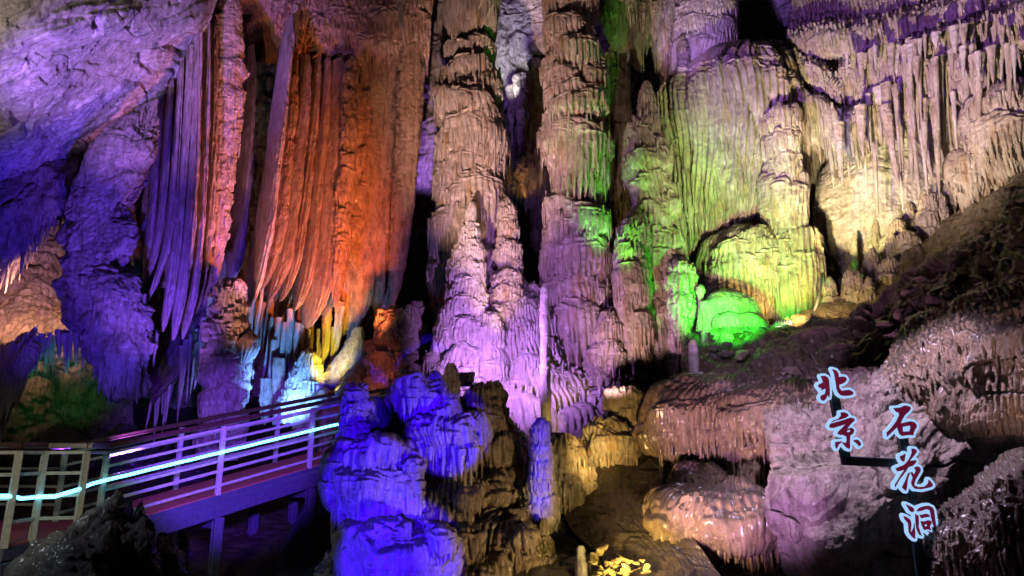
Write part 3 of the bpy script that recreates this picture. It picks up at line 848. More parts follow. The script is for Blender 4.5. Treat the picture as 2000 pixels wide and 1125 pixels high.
lathe('flowstone_mound', [(1010, 548, 12), (1006, 570, 40), (1006, 620, 66), (1012, 690, 96), (1030, 760, 130), (1056, 830, 166), (1062, 880, 160), (1066, 940, 118), (1068, 1000, 98), (1068, 1090, 96)], 16.2, PALE,
      'cascading flowstone mound, violet above and gold below, at the foot of the columns', 'flowstone mound', None, seed=105, lump=.16, lam=.10, amp=.04, step=1.5, asp=.8,
      auto=dict(y0=570, y1=1060, dt=46, k=11, dep=.16, h=1.2, arch=.5), sig=.35,
      tiers=[(590, 20, 40, 90, 16, .4), (640, 10, 50, 90, 18, .4), (610, -40, 40, 110, 16, .4), (720, 20, 50, 110, 18, .4), (770, -40, 70, 90, 22, .5), (760, 110, 64, 110, 30, .6), (800, 130, 60, 110, 34, .7),
             (815, 60, 70, 90, 26, .6), (850, 110, 70, 120, 34, .6), (870, -60, 60, 80, 30, .6), (880, 20, 60, 90, 26, .5), (930, 60, 60, 110, 26, .6), (950, 10, 50, 90, 22, .5), (900, -70, 56, 70, 24, .5)])
lathe('flowstone_lobe', [(1195, 600, 4), (1190, 620, 14), (1186, 660, 24), (1180, 710, 30), (1170, 760, 36)], 15.4, LIME, 'small fluted lobe against the right foot of the green edged column', 'flowstone lobe', None, seed=106,
      lam=.08, amp=.03, step=1.6, auto=dict(y0=615, y1=740, dt=42, k=4, dep=.3, h=1.2))
lathe('flowstone_lobe', [(958, 610, 6), (957, 640, 18), (955, 690, 26), (950, 760, 32)], 15.0, PALE, 'tall narrow violet lobe between the pale stalagmite and the mound', 'flowstone lobe', None, seed=107,
      lam=.08, amp=.03, step=1.6, auto=dict(y0=615, y1=740, dt=42, k=4, dep=.3, h=1.2))
lathe('stalagmite', [(1064, 556, 4), (1064, 564, 8), (1063, 610, 9), (1065, 680, 9.5), (1064, 750, 10), (1066, 800, 10.5), (1067, 860, 11), (1068, 930, 14)], 13.3, PALE,
      'very thin pale pole of a stalagmite standing before the violet mound', 'stalagmite', None, seed=108, lump=.25, lam=.07, amp=.006, rough=.012, knob=.012, drip=False, step=1.4, sig=.2)
lathe('stalagmite', [(1056, 816, 7), (1056, 828, 13), (1055, 860, 16), (1056, 900, 18), (1055, 940, 20), (1054, 972, 26), (1053, 1000, 32), (1053, 1016, 30), (1053, 1040, 24)], 11.3, PALE,
      'blue lit candle shaped stalagmite in front of the thin pole', 'stalagmite', None, seed=109, lump=.16, lam=.08, amp=.02, step=1.5, auto=dict(y0=830, y1=1005, dt=27, k=4, dep=.2, h=1.0), sig=.25)
lathe('stalagmite', [(1062, 1012, 5), (1062, 1022, 9), (1061, 1050, 11), (1060, 1080, 18), (1058, 1120, 40), (1056, 1180, 56)], 10.8, MUDFLOW,
      'small blue tipped stalagmite on a brown cone at the bottom of the picture', 'stalagmite', None, seed=110, lump=.16, lam=.08, amp=.02, step=1.5, auto=dict(y0=1060, y1=1170, dt=34, k=6, dep=.2, h=1.1))

# spired stalagmite right of the columns, with its side branches
lathe('stalagmite', [(1262, 160, 6), (1262, 170, 12), (1264, 200, 14), (1266, 225, 17), (1264, 243, 26), (1258, 256, 38), (1260, 290, 44), (1264, 330, 48), (1272, 370, 46), (1284, 420, 46), (1290, 470, 46), (1292, 540, 50),
                     (1300, 600, 50), (1302, 660, 46), (1300, 720, 36), (1296, 780, 32), (1294, 840, 34)], 16.0, LIME,
      'tall spired stalagmite with green lit shelves, right of the two columns', 'stalagmite', None, seed=111, lump=.22, lam=.09, amp=.04, step=1.5, tipn=.9,
      auto=dict(y0=175, y1=820, dt=42, k=4, dep=.24, h=1.1, arch=.6), sig=.3, rs=.72)
lathe('stalagmite', [(1242, 404, 6), (1240, 420, 18), (1236, 460, 30), (1232, 510, 34), (1234, 560, 34), (1236, 620, 36), (1240, 680, 30), (1244, 740, 22), (1246, 790, 18)], 15.5, LIME,
      'shorter tan stalagmite leaning against the left of the spired one', 'stalagmite', None, seed=112, lump=.2, lam=.085, amp=.03, step=1.5, auto=dict(y0=415, y1=760, dt=46, k=4, dep=.25, h=1.1, arch=.6), sig=.3, rs=.74)
lathe('stalagmite', [(1330, 505, 6), (1328, 520, 17), (1330, 560, 22), (1330, 610, 20), (1328, 650, 16), (1322, 690, 14)], 15.2, LIME,
      'green and pink stubby stalagmite against the right of the spired one', 'stalagmite', None, seed=113, lump=.2, lam=.085, amp=.03, step=1.5, auto=dict(y0=515, y1=670, dt=24, k=5, dep=.3, h=1.1), sig=.3)
lathe('limestone_column', [(1202, 100, 20), (1202, 180, 26), (1204, 280, 22), (1206, 360, 20), (1204, 440, 26), (1212, 560, 24), (1220, 700, 28)], 18.5, LIME,
      'shadowed purple column behind, between the green edged column and the spire', 'column', None, seed=114, lam=.1, amp=.05, step=1.9, auto=dict(y0=130, y1=680, dt=55, k=6, dep=.2, h=1.2))
lathe('limestone_column', [(1366, -60, 62), (1366, 0, 61), (1366, 60, 60), (1362, 110, 58), (1352, 150, 48), (1340, 190, 36), (1332, 240, 26)], 18.6, PALE,
      'thick smooth violet column cut off by the frame top, behind the green canopy', 'column', None, seed=115, lam=.09, amp=.03, step=1.7, lump=.08, rs=1.0,
      tiers=[(-40, None, 60, 60, 6, .15), (28, None, 70, 44, 6, .12), (62, None, 70, 50, 6, .12), (104, None, 60, 90, 7, .15)])
lathe('stalagmite', [(1334, 68, 3), (1334, 78, 8), (1334, 120, 9), (1333, 170, 11), (1330, 230, 12)], 17.6, LIME, 'thin beaded stalagmite against the thick violet column', 'stalagmite', None, seed=116, lam=.08, amp=.02, step=1.7,
      auto=dict(y0=75, y1=220, dt=20, k=4, dep=.3, h=1.1))
for k, (x, y1, hw, yb, lb) in enumerate([(1206, 104, 26, -20, 'broad purple stalactite tongue at the frame top beside the green edged column'), (1240, 140, 16, -20, 'blue purple stalactite hanging next to the broad tongue'),
                                         (1266, 92, 20, -20, 'brown stalactite mass near the thick violet column'), (1290, 150, 18, -20, 'long dark stalactite just left of the thick violet column')]):
    lathe('stalactite', [(x - 6, yb - 50, hw * 1.5), (x - 4, yb, hw * 1.3), (x, yb + (y1 - yb) * .45, hw), (x + 4, yb + (y1 - yb) * .8, hw * .55), (x + 6, y1, 1)], 17.2 + .3 * k, LIME, lb, 'stalactite', 'big stalactites at the frame top',
          seed=117 + k, lam=.09, amp=.05, step=1.8, auto=dict(y0=yb - 20, y1=y1 - 25, dt=40, k=5, dep=.25, h=1.5))

# dark, half lit formations deep between the columns
for k, (x, y0, y1, hw, Y, lb) in enumerate([(1020, 160, 330, 14, 20, 'shadowed stalactite deep between the tall columns, under the grey vault'), (1002, 180, 300, 10, 20.6, 'short dark stalactite deep behind the tan column'),
                                            (1045, 130, 400, 12, 20.4, 'long shadowed stalactite close to the green edged column'), (975, 240, 360, 9, 20.8, 'thin dark stalactite behind the tan column shoulder')]):
    icicle(x, y0, y1, hw, Y, WALLM, lb, None, 520 + k)
net('rock_curtain', [[(975, 240, 21), (1010, 200, 21), (1050, 170, 21), (1075, 150, 21)],
                     [(975, 340, 20.6), (1010, 320, 20.3), (1050, 330, 20.3), (1075, 330, 20.6)],
                     [(975, 430, 20.8), (1010, 400, 20.5), (1050, 420, 20.5), (1075, 440, 20.8)]], WALLM,
    'dim brown rock curtain deep between the tall columns', 'rock curtain', amp=.07, lam=.14, seed=125, auto=[dict(du=26, dv=50, dep=12, h=90)])
lathe('rock_boss', [(1022, 305, 3), (1020, 318, 11), (1016, 338, 12), (1018, 356, 6), (1024, 378, 4), (1026, 386, 1)], 19.6, LIME, 'small orange lit rock boss glowing in the dark gap between the columns', 'rock boss', None, seed=126, lump=.6, amp=.03, rough=.06, step=1.8)
# purple and grey rock seen in the gap left of the tan column
net('gap_cave_wall', [[(815, -60, 19.5), (850, -60, 19.2), (885, -60, 19.5), (930, -60, 20)],
                      [(815, 140, 19.3), (845, 140, 19), (880, 140, 19.3), (930, 140, 19.8)],
                      [(800, 300, 19.4), (840, 280, 19.2), (880, 270, 19.4), (930, 260, 19.8)],
                      [(780, 480, 20.5), (830, 430, 20.5), (880, 420, 20.5), (930, 420, 20.8)]], WALLM, kind='structure', rk=(.35, .9), amp=.03, seed=127)
# ================================================================ LOWER LEFT: hollow under the curtains
lathe('stalagmite', [(452, 545, 6), (452, 560, 18), (450, 600, 24), (446, 640, 30), (448, 670, 36), (444, 700, 34), (440, 740, 38), (436, 780, 34), (430, 830, 36), (426, 900, 40)], 14.6, DRAPE,
      'banded violet stalagmite with shelf like rings behind the walkway', 'stalagmite', None, seed=130, knob=.03, lump=.14, lam=.09, amp=.035, step=1.6, auto=dict(y0=560, y1=860, dt=34, k=5, dep=.22, h=1.0, arch=.3), sig=.3)
lathe('flowstone_boss', [(490, 650, 4), (488, 662, 18), (486, 680, 22), (480, 698, 14), (474, 710, 4)], 14.4, DRAPE, 'violet shelf knob sticking out of the banded stalagmite', 'flowstone boss', None, seed=131, amp=.03, lam=.08, step=1.6)
lathe('stalagmite', [(605, 680, 3), (606, 692, 10), (604, 716, 18), (600, 745, 26), (592, 780, 34), (588, 830, 40)], 15.6, PALE, 'icy blue white stalagmite just behind the walkway rail', 'stalagmite', None, seed=132, lam=.08, amp=.04, step=1.5,
      auto=dict(y0=690, y1=810, dt=30, k=6, dep=.25, h=1.3))
lathe('stalagmite', [(636, 758, 3), (636, 764, 12), (632, 776, 26), (624, 800, 42), (620, 840, 48)], 15.2, LIME, 'low yellow lit dome of rock behind the walkway rail', 'stalagmite', None, seed=133, lam=.12, amp=.012, step=1.6, lump=.2)
lathe('stalagmite', [(772, 606, 10), (770, 616, 22), (768, 640, 26), (772, 665, 30), (768, 690, 34), (766, 720, 34), (764, 760, 38), (764, 830, 40)], 14.8, LIME, 'knobbly stacked pink and orange stalagmite at the end of the walkway', 'stalagmite', None, seed=134, knob=.05, lump=.35, lam=.06, amp=.02,
      step=1.5, auto=dict(y0=612, y1=800, dt=24, k=6, dep=.34, h=1.0, arch=.7), sig=.3, rough=.02)
lathe('stalagmite', [(815, 590, 8), (814, 606, 20), (812, 650, 26), (812, 720, 32), (812, 800, 36)], 16.4, LIME, 'dim purple stalagmite in the shadow behind the stacked pink one', 'stalagmite', None, seed=135, lump=.35, lam=.07, amp=.02, step=1.7,
      auto=dict(y0=600, y1=780, dt=30, k=6, dep=.3, h=1.0, arch=.7))
lathe('rock_slab', [(700, 640, 8), (690, 680, 22), (672, 720, 34), (660, 760, 44), (650, 800, 50)], 16.0, WALLM, 'smooth dim purple rock slope behind the end of the walkway', 'rock slab', asp=.6, seed=136, lump=.3, amp=.02, step=2)
lathe('rock_slab', [(722, 690, 3), (716, 712, 24), (708, 735, 40), (700, 770, 50), (700, 830, 56)], 15.2, WALLM, 'ragged red lit rock heap beside the stacked pink stalagmite', 'rock slab', asp=.6, seed=137, lump=.4, amp=.02, rough=.06, step=1.8)
# red lit flow behind the far rail
lathe('flowstone_lobe', [(655, 790, 20), (655, 806, 44), (655, 850, 52), (655, 900, 50)], 15.0, TERRA, 'red lit fluted flowstone seen through the walkway rails', 'flowstone lobe', None, seed=138, lam=.07, amp=.06, step=1.6)
# dark brown shelf carrying a diagonal stalactite hem
net('rock_ledge', [[(262, 600, 16.6), (330, 560, 16.8), (390, 520, 17), (430, 470, 17.2)],
                   [(280, 700, 16.2), (340, 650, 16.4), (395, 600, 16.6), (430, 540, 16.8)],
                   [(296, 786, 16), (345, 730, 16.2), (395, 672, 16.4), (425, 600, 16.6)],
                   [(300, 770, 17), (345, 720, 17.2), (395, 660, 17.3), (425, 590, 17.4)]], WALLM,
    'dark brown sloping rock shelf carrying a stalactite hem', 'rock ledge', rk=(.25, 1.), amp=.02, seed=139)
rg = random.Random(9)
for k in range(17):
    t = k / 16
    x = 300 + 122 * t + rg.uniform(-3, 3)
    y = 782 - 170 * t
    icicle(x, y - 14, y + rg.uniform(30, 110) + 60 * t, rg.uniform(3, 5.5), 16.2 + rg.uniform(-.1, .4), PALE, 'whitish stalactite in the hem below the dark sloping shelf', 'stalactites under the dark sloping shelf', 540 + k, bend=rg.uniform(-16, -4))
HOL = [  # x0, y0, x1, y1, hw, Y, mat
    (500, 560, 486, 660, 7, 16.6, PALE, 'white ribbed drapery strip under the leading fold'), (514, 560, 500, 650, 4, 16.4, PALE, 'thin blue edged strip under the leading fold'),
    (530, 590, 516, 700, 8, 16.8, LIME, 'dull brown drapery strip in the hollow'), (560, 580, 548, 660, 12, 17.2, WALLM, 'dark short rock tooth hanging in the hollow'),
    (546, 640, 520, 770, 8, 16.3, PALE, 'long blue white drapery strip slanting left in the hollow'), (532, 640, 514, 740, 5, 16.5, PALE, 'thin pale strip left of the long slanting drapery'),
    (556, 650, 538, 800, 6, 16.2, PALE, 'narrow white strip reaching down behind the rail'), (568, 624, 566, 694, 10, 16.4, PALE, 'short blunt electric blue drapery in the hollow'),
    (590, 600, 588, 700, 9, 17, TERRA, 'dark red brown strip hanging over the icy stalagmite'), (640, 590, 634, 716, 11, 16.4, PALE, 'broad golden yellow drapery strip'),
    (668, 610, 650, 718, 8, 16.2, LIME, 'yellow green drapery strip next to the rounded hem'), (655, 590, 646, 690, 6, 16.8, LIME, 'brown strip between the two yellow draperies'),
    (612, 620, 606, 690, 7, 17.2, LIME, 'dim brown strip left of the golden drapery'), (486, 700, 476, 800, 8, 15.8, PALE, 'deep blue knotted strip right of the banded stalagmite'),
    (470, 720, 460, 830, 5, 15.4, PALE, 'thin orange edged strip touching the banded stalagmite'), (410, 600, 396, 730, 6, 16.2, PALE, 'pale violet strip left of the banded stalagmite'),
    (398, 640, 380, 760, 6, 16.0, PALE, 'white ribbon strip left of the violet strip'), (545, 720, 543, 820, 15, 16.0, LIME, 'stubby fluted violet brown stump behind the rail'), (520, 760, 518, 830, 14, 15.8, WALLM, 'dark rock stump behind the rail')]
for k, (x0, y0, x1, y1, hw, Y, m, lb) in enumerate(HOL):
    lathe('drapery', [(x0, y0 - 20, hw * .55), (x0 + (x1 - x0) * .3, y0 + (y1 - y0) * .3, hw * .7), (x0 + (x1 - x0) * .7, y0 + (y1 - y0) * .7, hw * .6), (x1, y1 - 4, hw * .25), (x1 - 1, y1, .6)], Y, m, lb, 'drapery', 'small draperies in the hollow below the curtains',
          asp=.5, yaw=.5, seed=560 + k, lump=.25, amp=.02, lam=.08, ribs=.02, riblam=.12, rough=.015, step=1.7, rs=1.1)
rg = random.Random(23)
for k in range(34):
    x = 478 + 190 * (k + rg.uniform(-.4, .4)) / 33
    y = 590 + rg.uniform(0, 90)
    L_ = rg.uniform(50, 140)
    icicle(x, y, min(y + L_, 800), rg.uniform(2.2, 5), rg.uniform(16.0, 17.2), (PALE, LIME, PALE, TERRA)[k % 4], 'thin blue or white lit stalactite in the hollow under the orange curtain', 'stalactites in the hollow under the orange curtain', 1600 + k, bend=-rg.uniform(2, 16))
# low dark rocks, left, behind the walkway
for k, (x, y, hw, Y, lb) in enumerate([(120, 830, 90, 17.5, 'dark boulder behind the walkway at left'), (250, 830, 70, 17.2, 'dark boulder in the hollow under the hanging slab'), (355, 850, 60, 16.6, 'dim violet boulder left of the banded stalagmite')]):
    lathe('boulder', [(x, y, 10), (x - 2, y + 24, hw * .6), (x, y + 80, hw), (x, y + 180, hw * 1.1)], Y, DARK, lb, 'boulder', None, seed=590 + k, lump=.4, amp=.02, rough=.05, step=2.2, asp=.7)

# ================================================================ FOREGROUND: blue lit mushrooms
BL = CAPPED
lathe('stalagmite', [(697, 752, 8), (698, 760, 19), (697, 782, 18), (694, 800, 14), (690, 822, 15), (690, 850, 17), (684, 880, 20), (684, 920, 26)], 11.2, BL,
      'blue lit club shaped stalagmite standing against the walkway rail', 'stalagmite', None, seed=150, knob=.045, lump=.3, lam=.07, amp=.025, rough=.015, step=1.4, auto=dict(y0=770, y1=910, dt=30, k=4, dep=.3, h=1.1, arch=.5), sig=.25)
lathe('mushroom_rock', [(745, 852, 12), (742, 860, 44), (738, 876, 62), (736, 896, 70), (734, 908, 66), (732, 925, 74), (731, 950, 80), (732, 985, 80), (734, 1005, 70), (736, 1024, 50), (738, 1060, 40), (740, 1110, 44)], 11.0, BL,
      'large blue lit mushroom rock with a scalloped skirt, nearest the walkway', 'mushroom rock', None, seed=151, knob=.03, lump=.55, lam=.095, amp=.035, rough=.02, step=1.4, asp=.8, tipn=1.,
      sig=.2, tiers=[(868, None, 50, 44, 5, .5), (872, 24, 44, 40, 6, .6), (912, None, 52, 110, 7, .5), (908, 30, 60, 90, 9, .6), (916, -40, 46, 100, 9, .6), (945, 0, 44, 90, 8, .7), (950, 52, 40, 80, 8, .6), (955, -62, 36, 70, 7, .6)])
lathe('rock_stump', [(725, 776, 10), (728, 782, 24), (730, 800, 28), (734, 830, 26), (738, 860, 30)], 11.6, DARK, 'dark grey broken stump between the blue club and the rail end', 'rock stump', None, seed=152, lump=.35, amp=.02, rough=.04, step=1.5)
lathe('rock_stump', [(780, 748, 8), (778, 756, 20), (774, 800, 22), (772, 850, 26), (772, 900, 30)], 11.8, LIME, 'grey brown fluted stump behind the big blue mushroom', 'rock stump', None, seed=153, lump=.25, amp=.04, lam=.09, step=1.5)
lathe('mushroom_rock', [(830, 736, 14), (824, 742, 38), (820, 756, 48), (820, 776, 46), (820, 792, 34), (822, 806, 22), (824, 850, 20), (826, 900, 22)], 11.4, BL,
      'small flat topped blue mushroom rock beside the floodlight', 'mushroom rock', None, seed=154, knob=.03, lump=.5, lam=.085, amp=.032, step=1.4, tipn=1., tiers=[(748, None, 30, 64, 6, .3), (752, -18, 34, 60, 7, .5), (756, 22, 30, 62, 7, .5)], sig=.2)
lathe('stalagmite', [(880, 710, 6), (880, 720, 12), (880, 760, 15), (880, 800, 19), (880, 840, 26)], 11.0, LIME, 'short round tipped stalagmite rising from the dripping blue mushroom', 'stalagmite', None, seed=155, lump=.12, lam=.09, amp=.015, step=1.4, sig=.25,
      auto=dict(y0=735, y1=830, dt=34, k=4, dep=.14, h=1.1))
lathe('mushroom_rock', [(880, 800, 18), (878, 808, 46), (876, 826, 64), (875, 850, 66), (878, 874, 54), (880, 892, 34), (884, 940, 24), (886, 1000, 26)], 11.2, BL,
      'blue lit mushroom rock with long dripping stalactite skirt, centre foreground', 'mushroom rock', None, seed=156, knob=.03, lump=.55, lam=.10, amp=.03, step=1.4, tipn=1.05, sig=.2,
      tiers=[(812, None, 34, 110, 7, .3), (820, -30, 40, 120, 8, .5), (818, 20, 44, 150, 9, .4), (826, 44, 30, 110, 8, .5), (846, 0, 30, 110, 6, .5)])
rg = random.Random(17)
for k in range(9):
    x = 826 + k * 13 + rg.uniform(-4, 4)
    icicle(x, 880 + rg.uniform(-10, 6), 930 + rg.uniform(-14, 46) - abs(k - 5) * 5, rg.uniform(4, 7), 10.6 + rg.uniform(-.05, .3), PALE, 'dripping stalactite in the skirt of the central blue mushroom', 'stalactites of the central mushroom skirt', 600 + k, step=1.5)
for k in range(8):
    x = 788 + k * 10 + rg.uniform(-3, 3)
    icicle(x, 786, 806 + rg.uniform(0, 24), rg.uniform(4, 6), 10.95 + rg.uniform(-.05, .15), PALE, 'short blue stalactite in the skirt of the flat topped mushroom', 'stalactites of the flat topped mushroom', 620 + k, step=1.5)
lathe('mushroom_rock', [(800, 1028, 20), (794, 1036, 70), (790, 1050, 102), (790, 1075, 114), (790, 1110, 112), (790, 1150, 96), (790, 1190, 70), (790, 1240, 70)], 10.2, BL,
      'broad flat blue mushroom rock at the very bottom of the picture', 'mushroom rock', None, seed=157, knob=.03, lump=.6, lam=.10, amp=.035, step=1.5, asp=.75, tipn=1., sig=.2,
      tiers=[(1050, None, 70, 110, 8, .4), (1050, -50, 56, 110, 9, .6), (1046, 10, 60, 120, 9, .5), (1056, 66, 50, 110, 9, .6), (1084, -20, 40, 90, 7, .6)])
lathe('mushroom_rock', [(672, 1078, 10), (668, 1088, 24), (664, 1110, 30), (664, 1180, 30)], 10.4, BL, 'small blue knob left of the broad flat mushroom', 'mushroom rock', None, seed=158, knob=.045, lump=.3, lam=.09, amp=.03, step=1.5, auto=dict(y0=1084, y1=1160, dt=30, k=5, dep=.25, h=1.2))
for k, (x, y, hw, Y, m, lb) in enumerate([(660, 905, 20, 10.8, BL, 'knobbly blue lump on the left shoulder of the big blue mushroom'), (672, 872, 15, 10.9, BL, 'small blue lump at the foot of the club shaped stalagmite'),
                                          (655, 950, 22, 10.7, BL, 'blue lump low on the left flank of the big blue mushroom'), (808, 905, 16, 10.6, BL, 'blue knob on the right flank of the big blue mushroom'),
                                          (846, 1000, 20, 10.7, MUDFLOW, 'tan knob between the big blue mushroom and the long brown lobe'), (912, 972, 22, 10.5, MUDFLOW, 'small brown cap resting on the long brown lobe'),
                                          (1020, 1046, 24, 10.4, MUDFLOW, 'brown knob on the right of the wide domed flowstone'), (920, 1052, 26, 10.3, MUDFLOW, 'brown knob on the left of the wide domed flowstone'),
                                          (760, 1040, 30, 9.7, BL, 'blue hump on the top of the broad flat mushroom'), (860, 1046, 26, 9.7, BL, 'blue hump at the right end of the broad flat mushroom')]):
    lathe('flowstone_lump', [(x, y - hw * .9, 3), (x, y - hw * .7, hw * .6), (x, y - hw * .2, hw), (x, y + hw * .5, hw * .95), (x, y + hw * 1.4, hw * .5), (x, y + hw * 2.2, hw * .3)], Y, m, lb, 'flowstone lump', None, seed=900 + k, knob=.03, lump=.5, lam=.08, amp=.022,
          step=1.4, sig=.2, tipn=1., tiers=[(y - hw * .3, None, hw * .7, hw * 1.6, hw * .12, .5)])
# tan rounded flowstones between mushrooms and the bottom edge
TAN = [([(946, 752, 16), (942, 764, 34), (940, 800, 44), (950, 850, 50), (960, 900, 46), (965, 950, 40)], 12.2, 'tan fluted ledge carrying the small floodlight'),
       ([(985, 850, 8), (982, 862, 30), (980, 884, 44), (980, 900, 40), (980, 950, 30)], 12.0, 'fringed tan shelf left of the candle shaped stalagmite'),
       ([(970, 920, 8), (972, 932, 36), (974, 956, 44), (976, 980, 36), (980, 1020, 30)], 11.6, 'blue capped brown cushion above the long brown lobe'),
       ([(940, 940, 8), (942, 952, 30), (944, 976, 38), (946, 996, 30), (946, 1040, 30)], 11.2, 'brown cushion left of the blue capped one'),
       ([(876, 948, 12), (876, 960, 34), (878, 990, 50), (886, 1030, 54), (900, 1070, 46), (905, 1110, 40)], 10.9, 'long brown lobe with a fluted skirt under the central mushroom'),
       ([(985, 1000, 12), (985, 1012, 44), (986, 1040, 66), (992, 1080, 70), (1000, 1120, 62), (1004, 1180, 60)], 10.9, 'wide domed brown flowstone with fluted front at the bottom'),
       ([(950, 1086, 8), (950, 1096, 34), (950, 1116, 46), (950, 1180, 46)], 10.4, 'low brown cushion against the bottom edge'),
       ([(1130, 900, 10), (1128, 920, 34), (1122, 960, 44), (1112, 1010, 36), (1108, 1060, 24)], 12.6, 'gold lit fluted lobe at the right foot of the mound'),
       ([(1100, 850, 10), (1098, 862, 34), (1096, 890, 44), (1096, 930, 40), (1096, 1000, 40)], 12.4, 'gold lit rounded lobe just right of the thin pole'),
       ([(1180, 820, 12), (1182, 836, 36), (1184, 870, 48), (1182, 910, 40), (1178, 950, 24)], 13.2, 'gold fringed lobe near the dark hollow'),
       ([(1216, 760, 10), (1218, 776, 26), (1220, 810, 34), (1222, 850, 26), (1222, 900, 22)], 13.6, 'pink ridged lobe at the right end of the mound'),
       ([(1020, 960, 8), (1018, 970, 22), (1018, 990, 28), (1018, 1020, 26)], 11.6, 'small brown cushion beside the foot of the candle stalagmite')]
for k, (nd, Y, lb) in enumerate(TAN):
    lathe('flowstone_lobe', nd, Y, FLOW if k > 6 else MUDFLOW, lb, 'flowstone lobe', 'rounded flowstone lobes around the mound', seed=160 + k, knob=.03, lump=.55, lam=.09, amp=.035, step=1.5, tipn=1., sig=.22, asp=.9,
          auto=dict(y0=nd[0][1] + 14, y1=nd[-1][1] - 20, dt=50, k=5, dep=.12, h=1.4, arch=.6))

# ================================================================ RIGHT: green canopy flowstone
lathe('flowstone_canopy', [(1450, 98, 20), (1440, 116, 70), (1428, 146, 105), (1424, 178, 122), (1426, 215, 128), (1430, 280, 126), (1428, 360, 116), (1420, 430, 104), (1410, 500, 84), (1398, 560, 60), (1392, 640, 54)], 18.0, FLOW,
      'huge fluted flowstone canopy with dark top, lit green at its foot', 'flowstone canopy', None, seed=180, lump=.1, lam=.13, amp=.06, step=1.5, tipn=.5, sig=.25, ribs=.075, riblam=.24, rough=.012,
      tiers=[(172, None, 70, 330, 9, .2), (186, -70, 50, 320, 13, .3), (190, -20, 50, 300, 14, .25), (194, 30, 50, 250, 16, .25), (205, 75, 50, 230, 16, .3), (180, 0, 120, 60, 10, .2), (300, 0, 60, 190, 8, .3), (280, -90, 40, 220, 10, .3), (400, 20, 50, 110, 10, .3)])
lathe('limestone_column', [(1530, 216, 8), (1528, 224, 26), (1527, 245, 30), (1527, 290, 27), (1528, 325, 24), (1530, 342, 26), (1531, 352, 36), (1531, 372, 36), (1532, 410, 33), (1532, 450, 34), (1533, 500, 40)], 15.9, FLOW,
      'fluted side column with a flat drum, at the right edge of the canopy', 'column', None, seed=181, lam=.1, amp=.04, step=1.5, sig=.2, tipn=.4, tiers=[(222, None, 24, 50, 7, .3), (258, None, 24, 60, 6, .3), (350, None, 26, 90, 6, .15), (300, None, 20, 50, 5, .3)])
lathe('flowstone_dome', [(1470, 446, 14), (1462, 456, 50), (1452, 476, 72), (1448, 505, 82), (1448, 545, 84), (1450, 600, 80), (1452, 650, 84)], 16.5, FLOW,
      'rounded green lit flowstone dome stepped in tiers below the canopy', 'flowstone dome', None, seed=182, lump=.3, lam=.10, amp=.035, step=1.45, tipn=.9, sig=.22,
      tiers=[(458, 20, 50, 60, 6, .5), (480, -40, 46, 70, 7, .7), (474, 40, 40, 70, 6, .5), (508, -30, 60, 60, 7, .7), (506, 30, 50, 90, 6, .5), (548, -44, 50, 70, 7, .7), (545, 10, 50, 90, 6, .5), (556, 60, 40, 80, 6, .5)])
lathe('flowstone_block', [(1550, 448, 14), (1548, 456, 40), (1546, 470, 50), (1546, 520, 50), (1548, 580, 50), (1550, 650, 54)], 16.0, FLOW,
      'fluted yellow lit block of flowstone right of the stepped green dome', 'flowstone block', None, seed=184, lump=.12, lam=.11, amp=.05, step=1.45, tipn=.6, sig=.2, ribs=.03, riblam=.2,
      tiers=[(462, None, 44, 110, 4, .2), (500, 10, 50, 120, 5, .3), (520, -30, 40, 110, 5, .3)])
lathe('flowstone_dome', [(1420, 566, 12), (1420, 576, 36), (1424, 596, 56), (1428, 620, 64), (1430, 650, 68)], 15.0, FLOW, 'low smooth green cushion in front of the floodlight', 'flowstone dome', None, seed=183, lump=.14, lam=.07, amp=.02, step=1.5, sig=.25, asp=.8, rough=.012,
      tiers=[(618, 10, 60, 34, 6, .2)])
for k, (x, y, hw, lb) in enumerate([(1368, 556, 9, 'small green mushroom stalagmite taller of the pair by the lamp'), (1378, 586, 13, 'squat green mushroom stalagmite shorter of the pair by the lamp')]):
    lathe('stalagmite', [(x, y, 3), (x, y + 4, hw * .9), (x, y + 14, hw), (x, y + 24, hw * .55), (x, y + 50, hw * .5), (x, y + 90, hw * .9)], 14.9 - .1 * k, FLOW, lb, 'stalagmite', None, seed=186 + k, lump=.2, amp=.015, lam=.06, rough=.015, step=1.5, sig=.2)
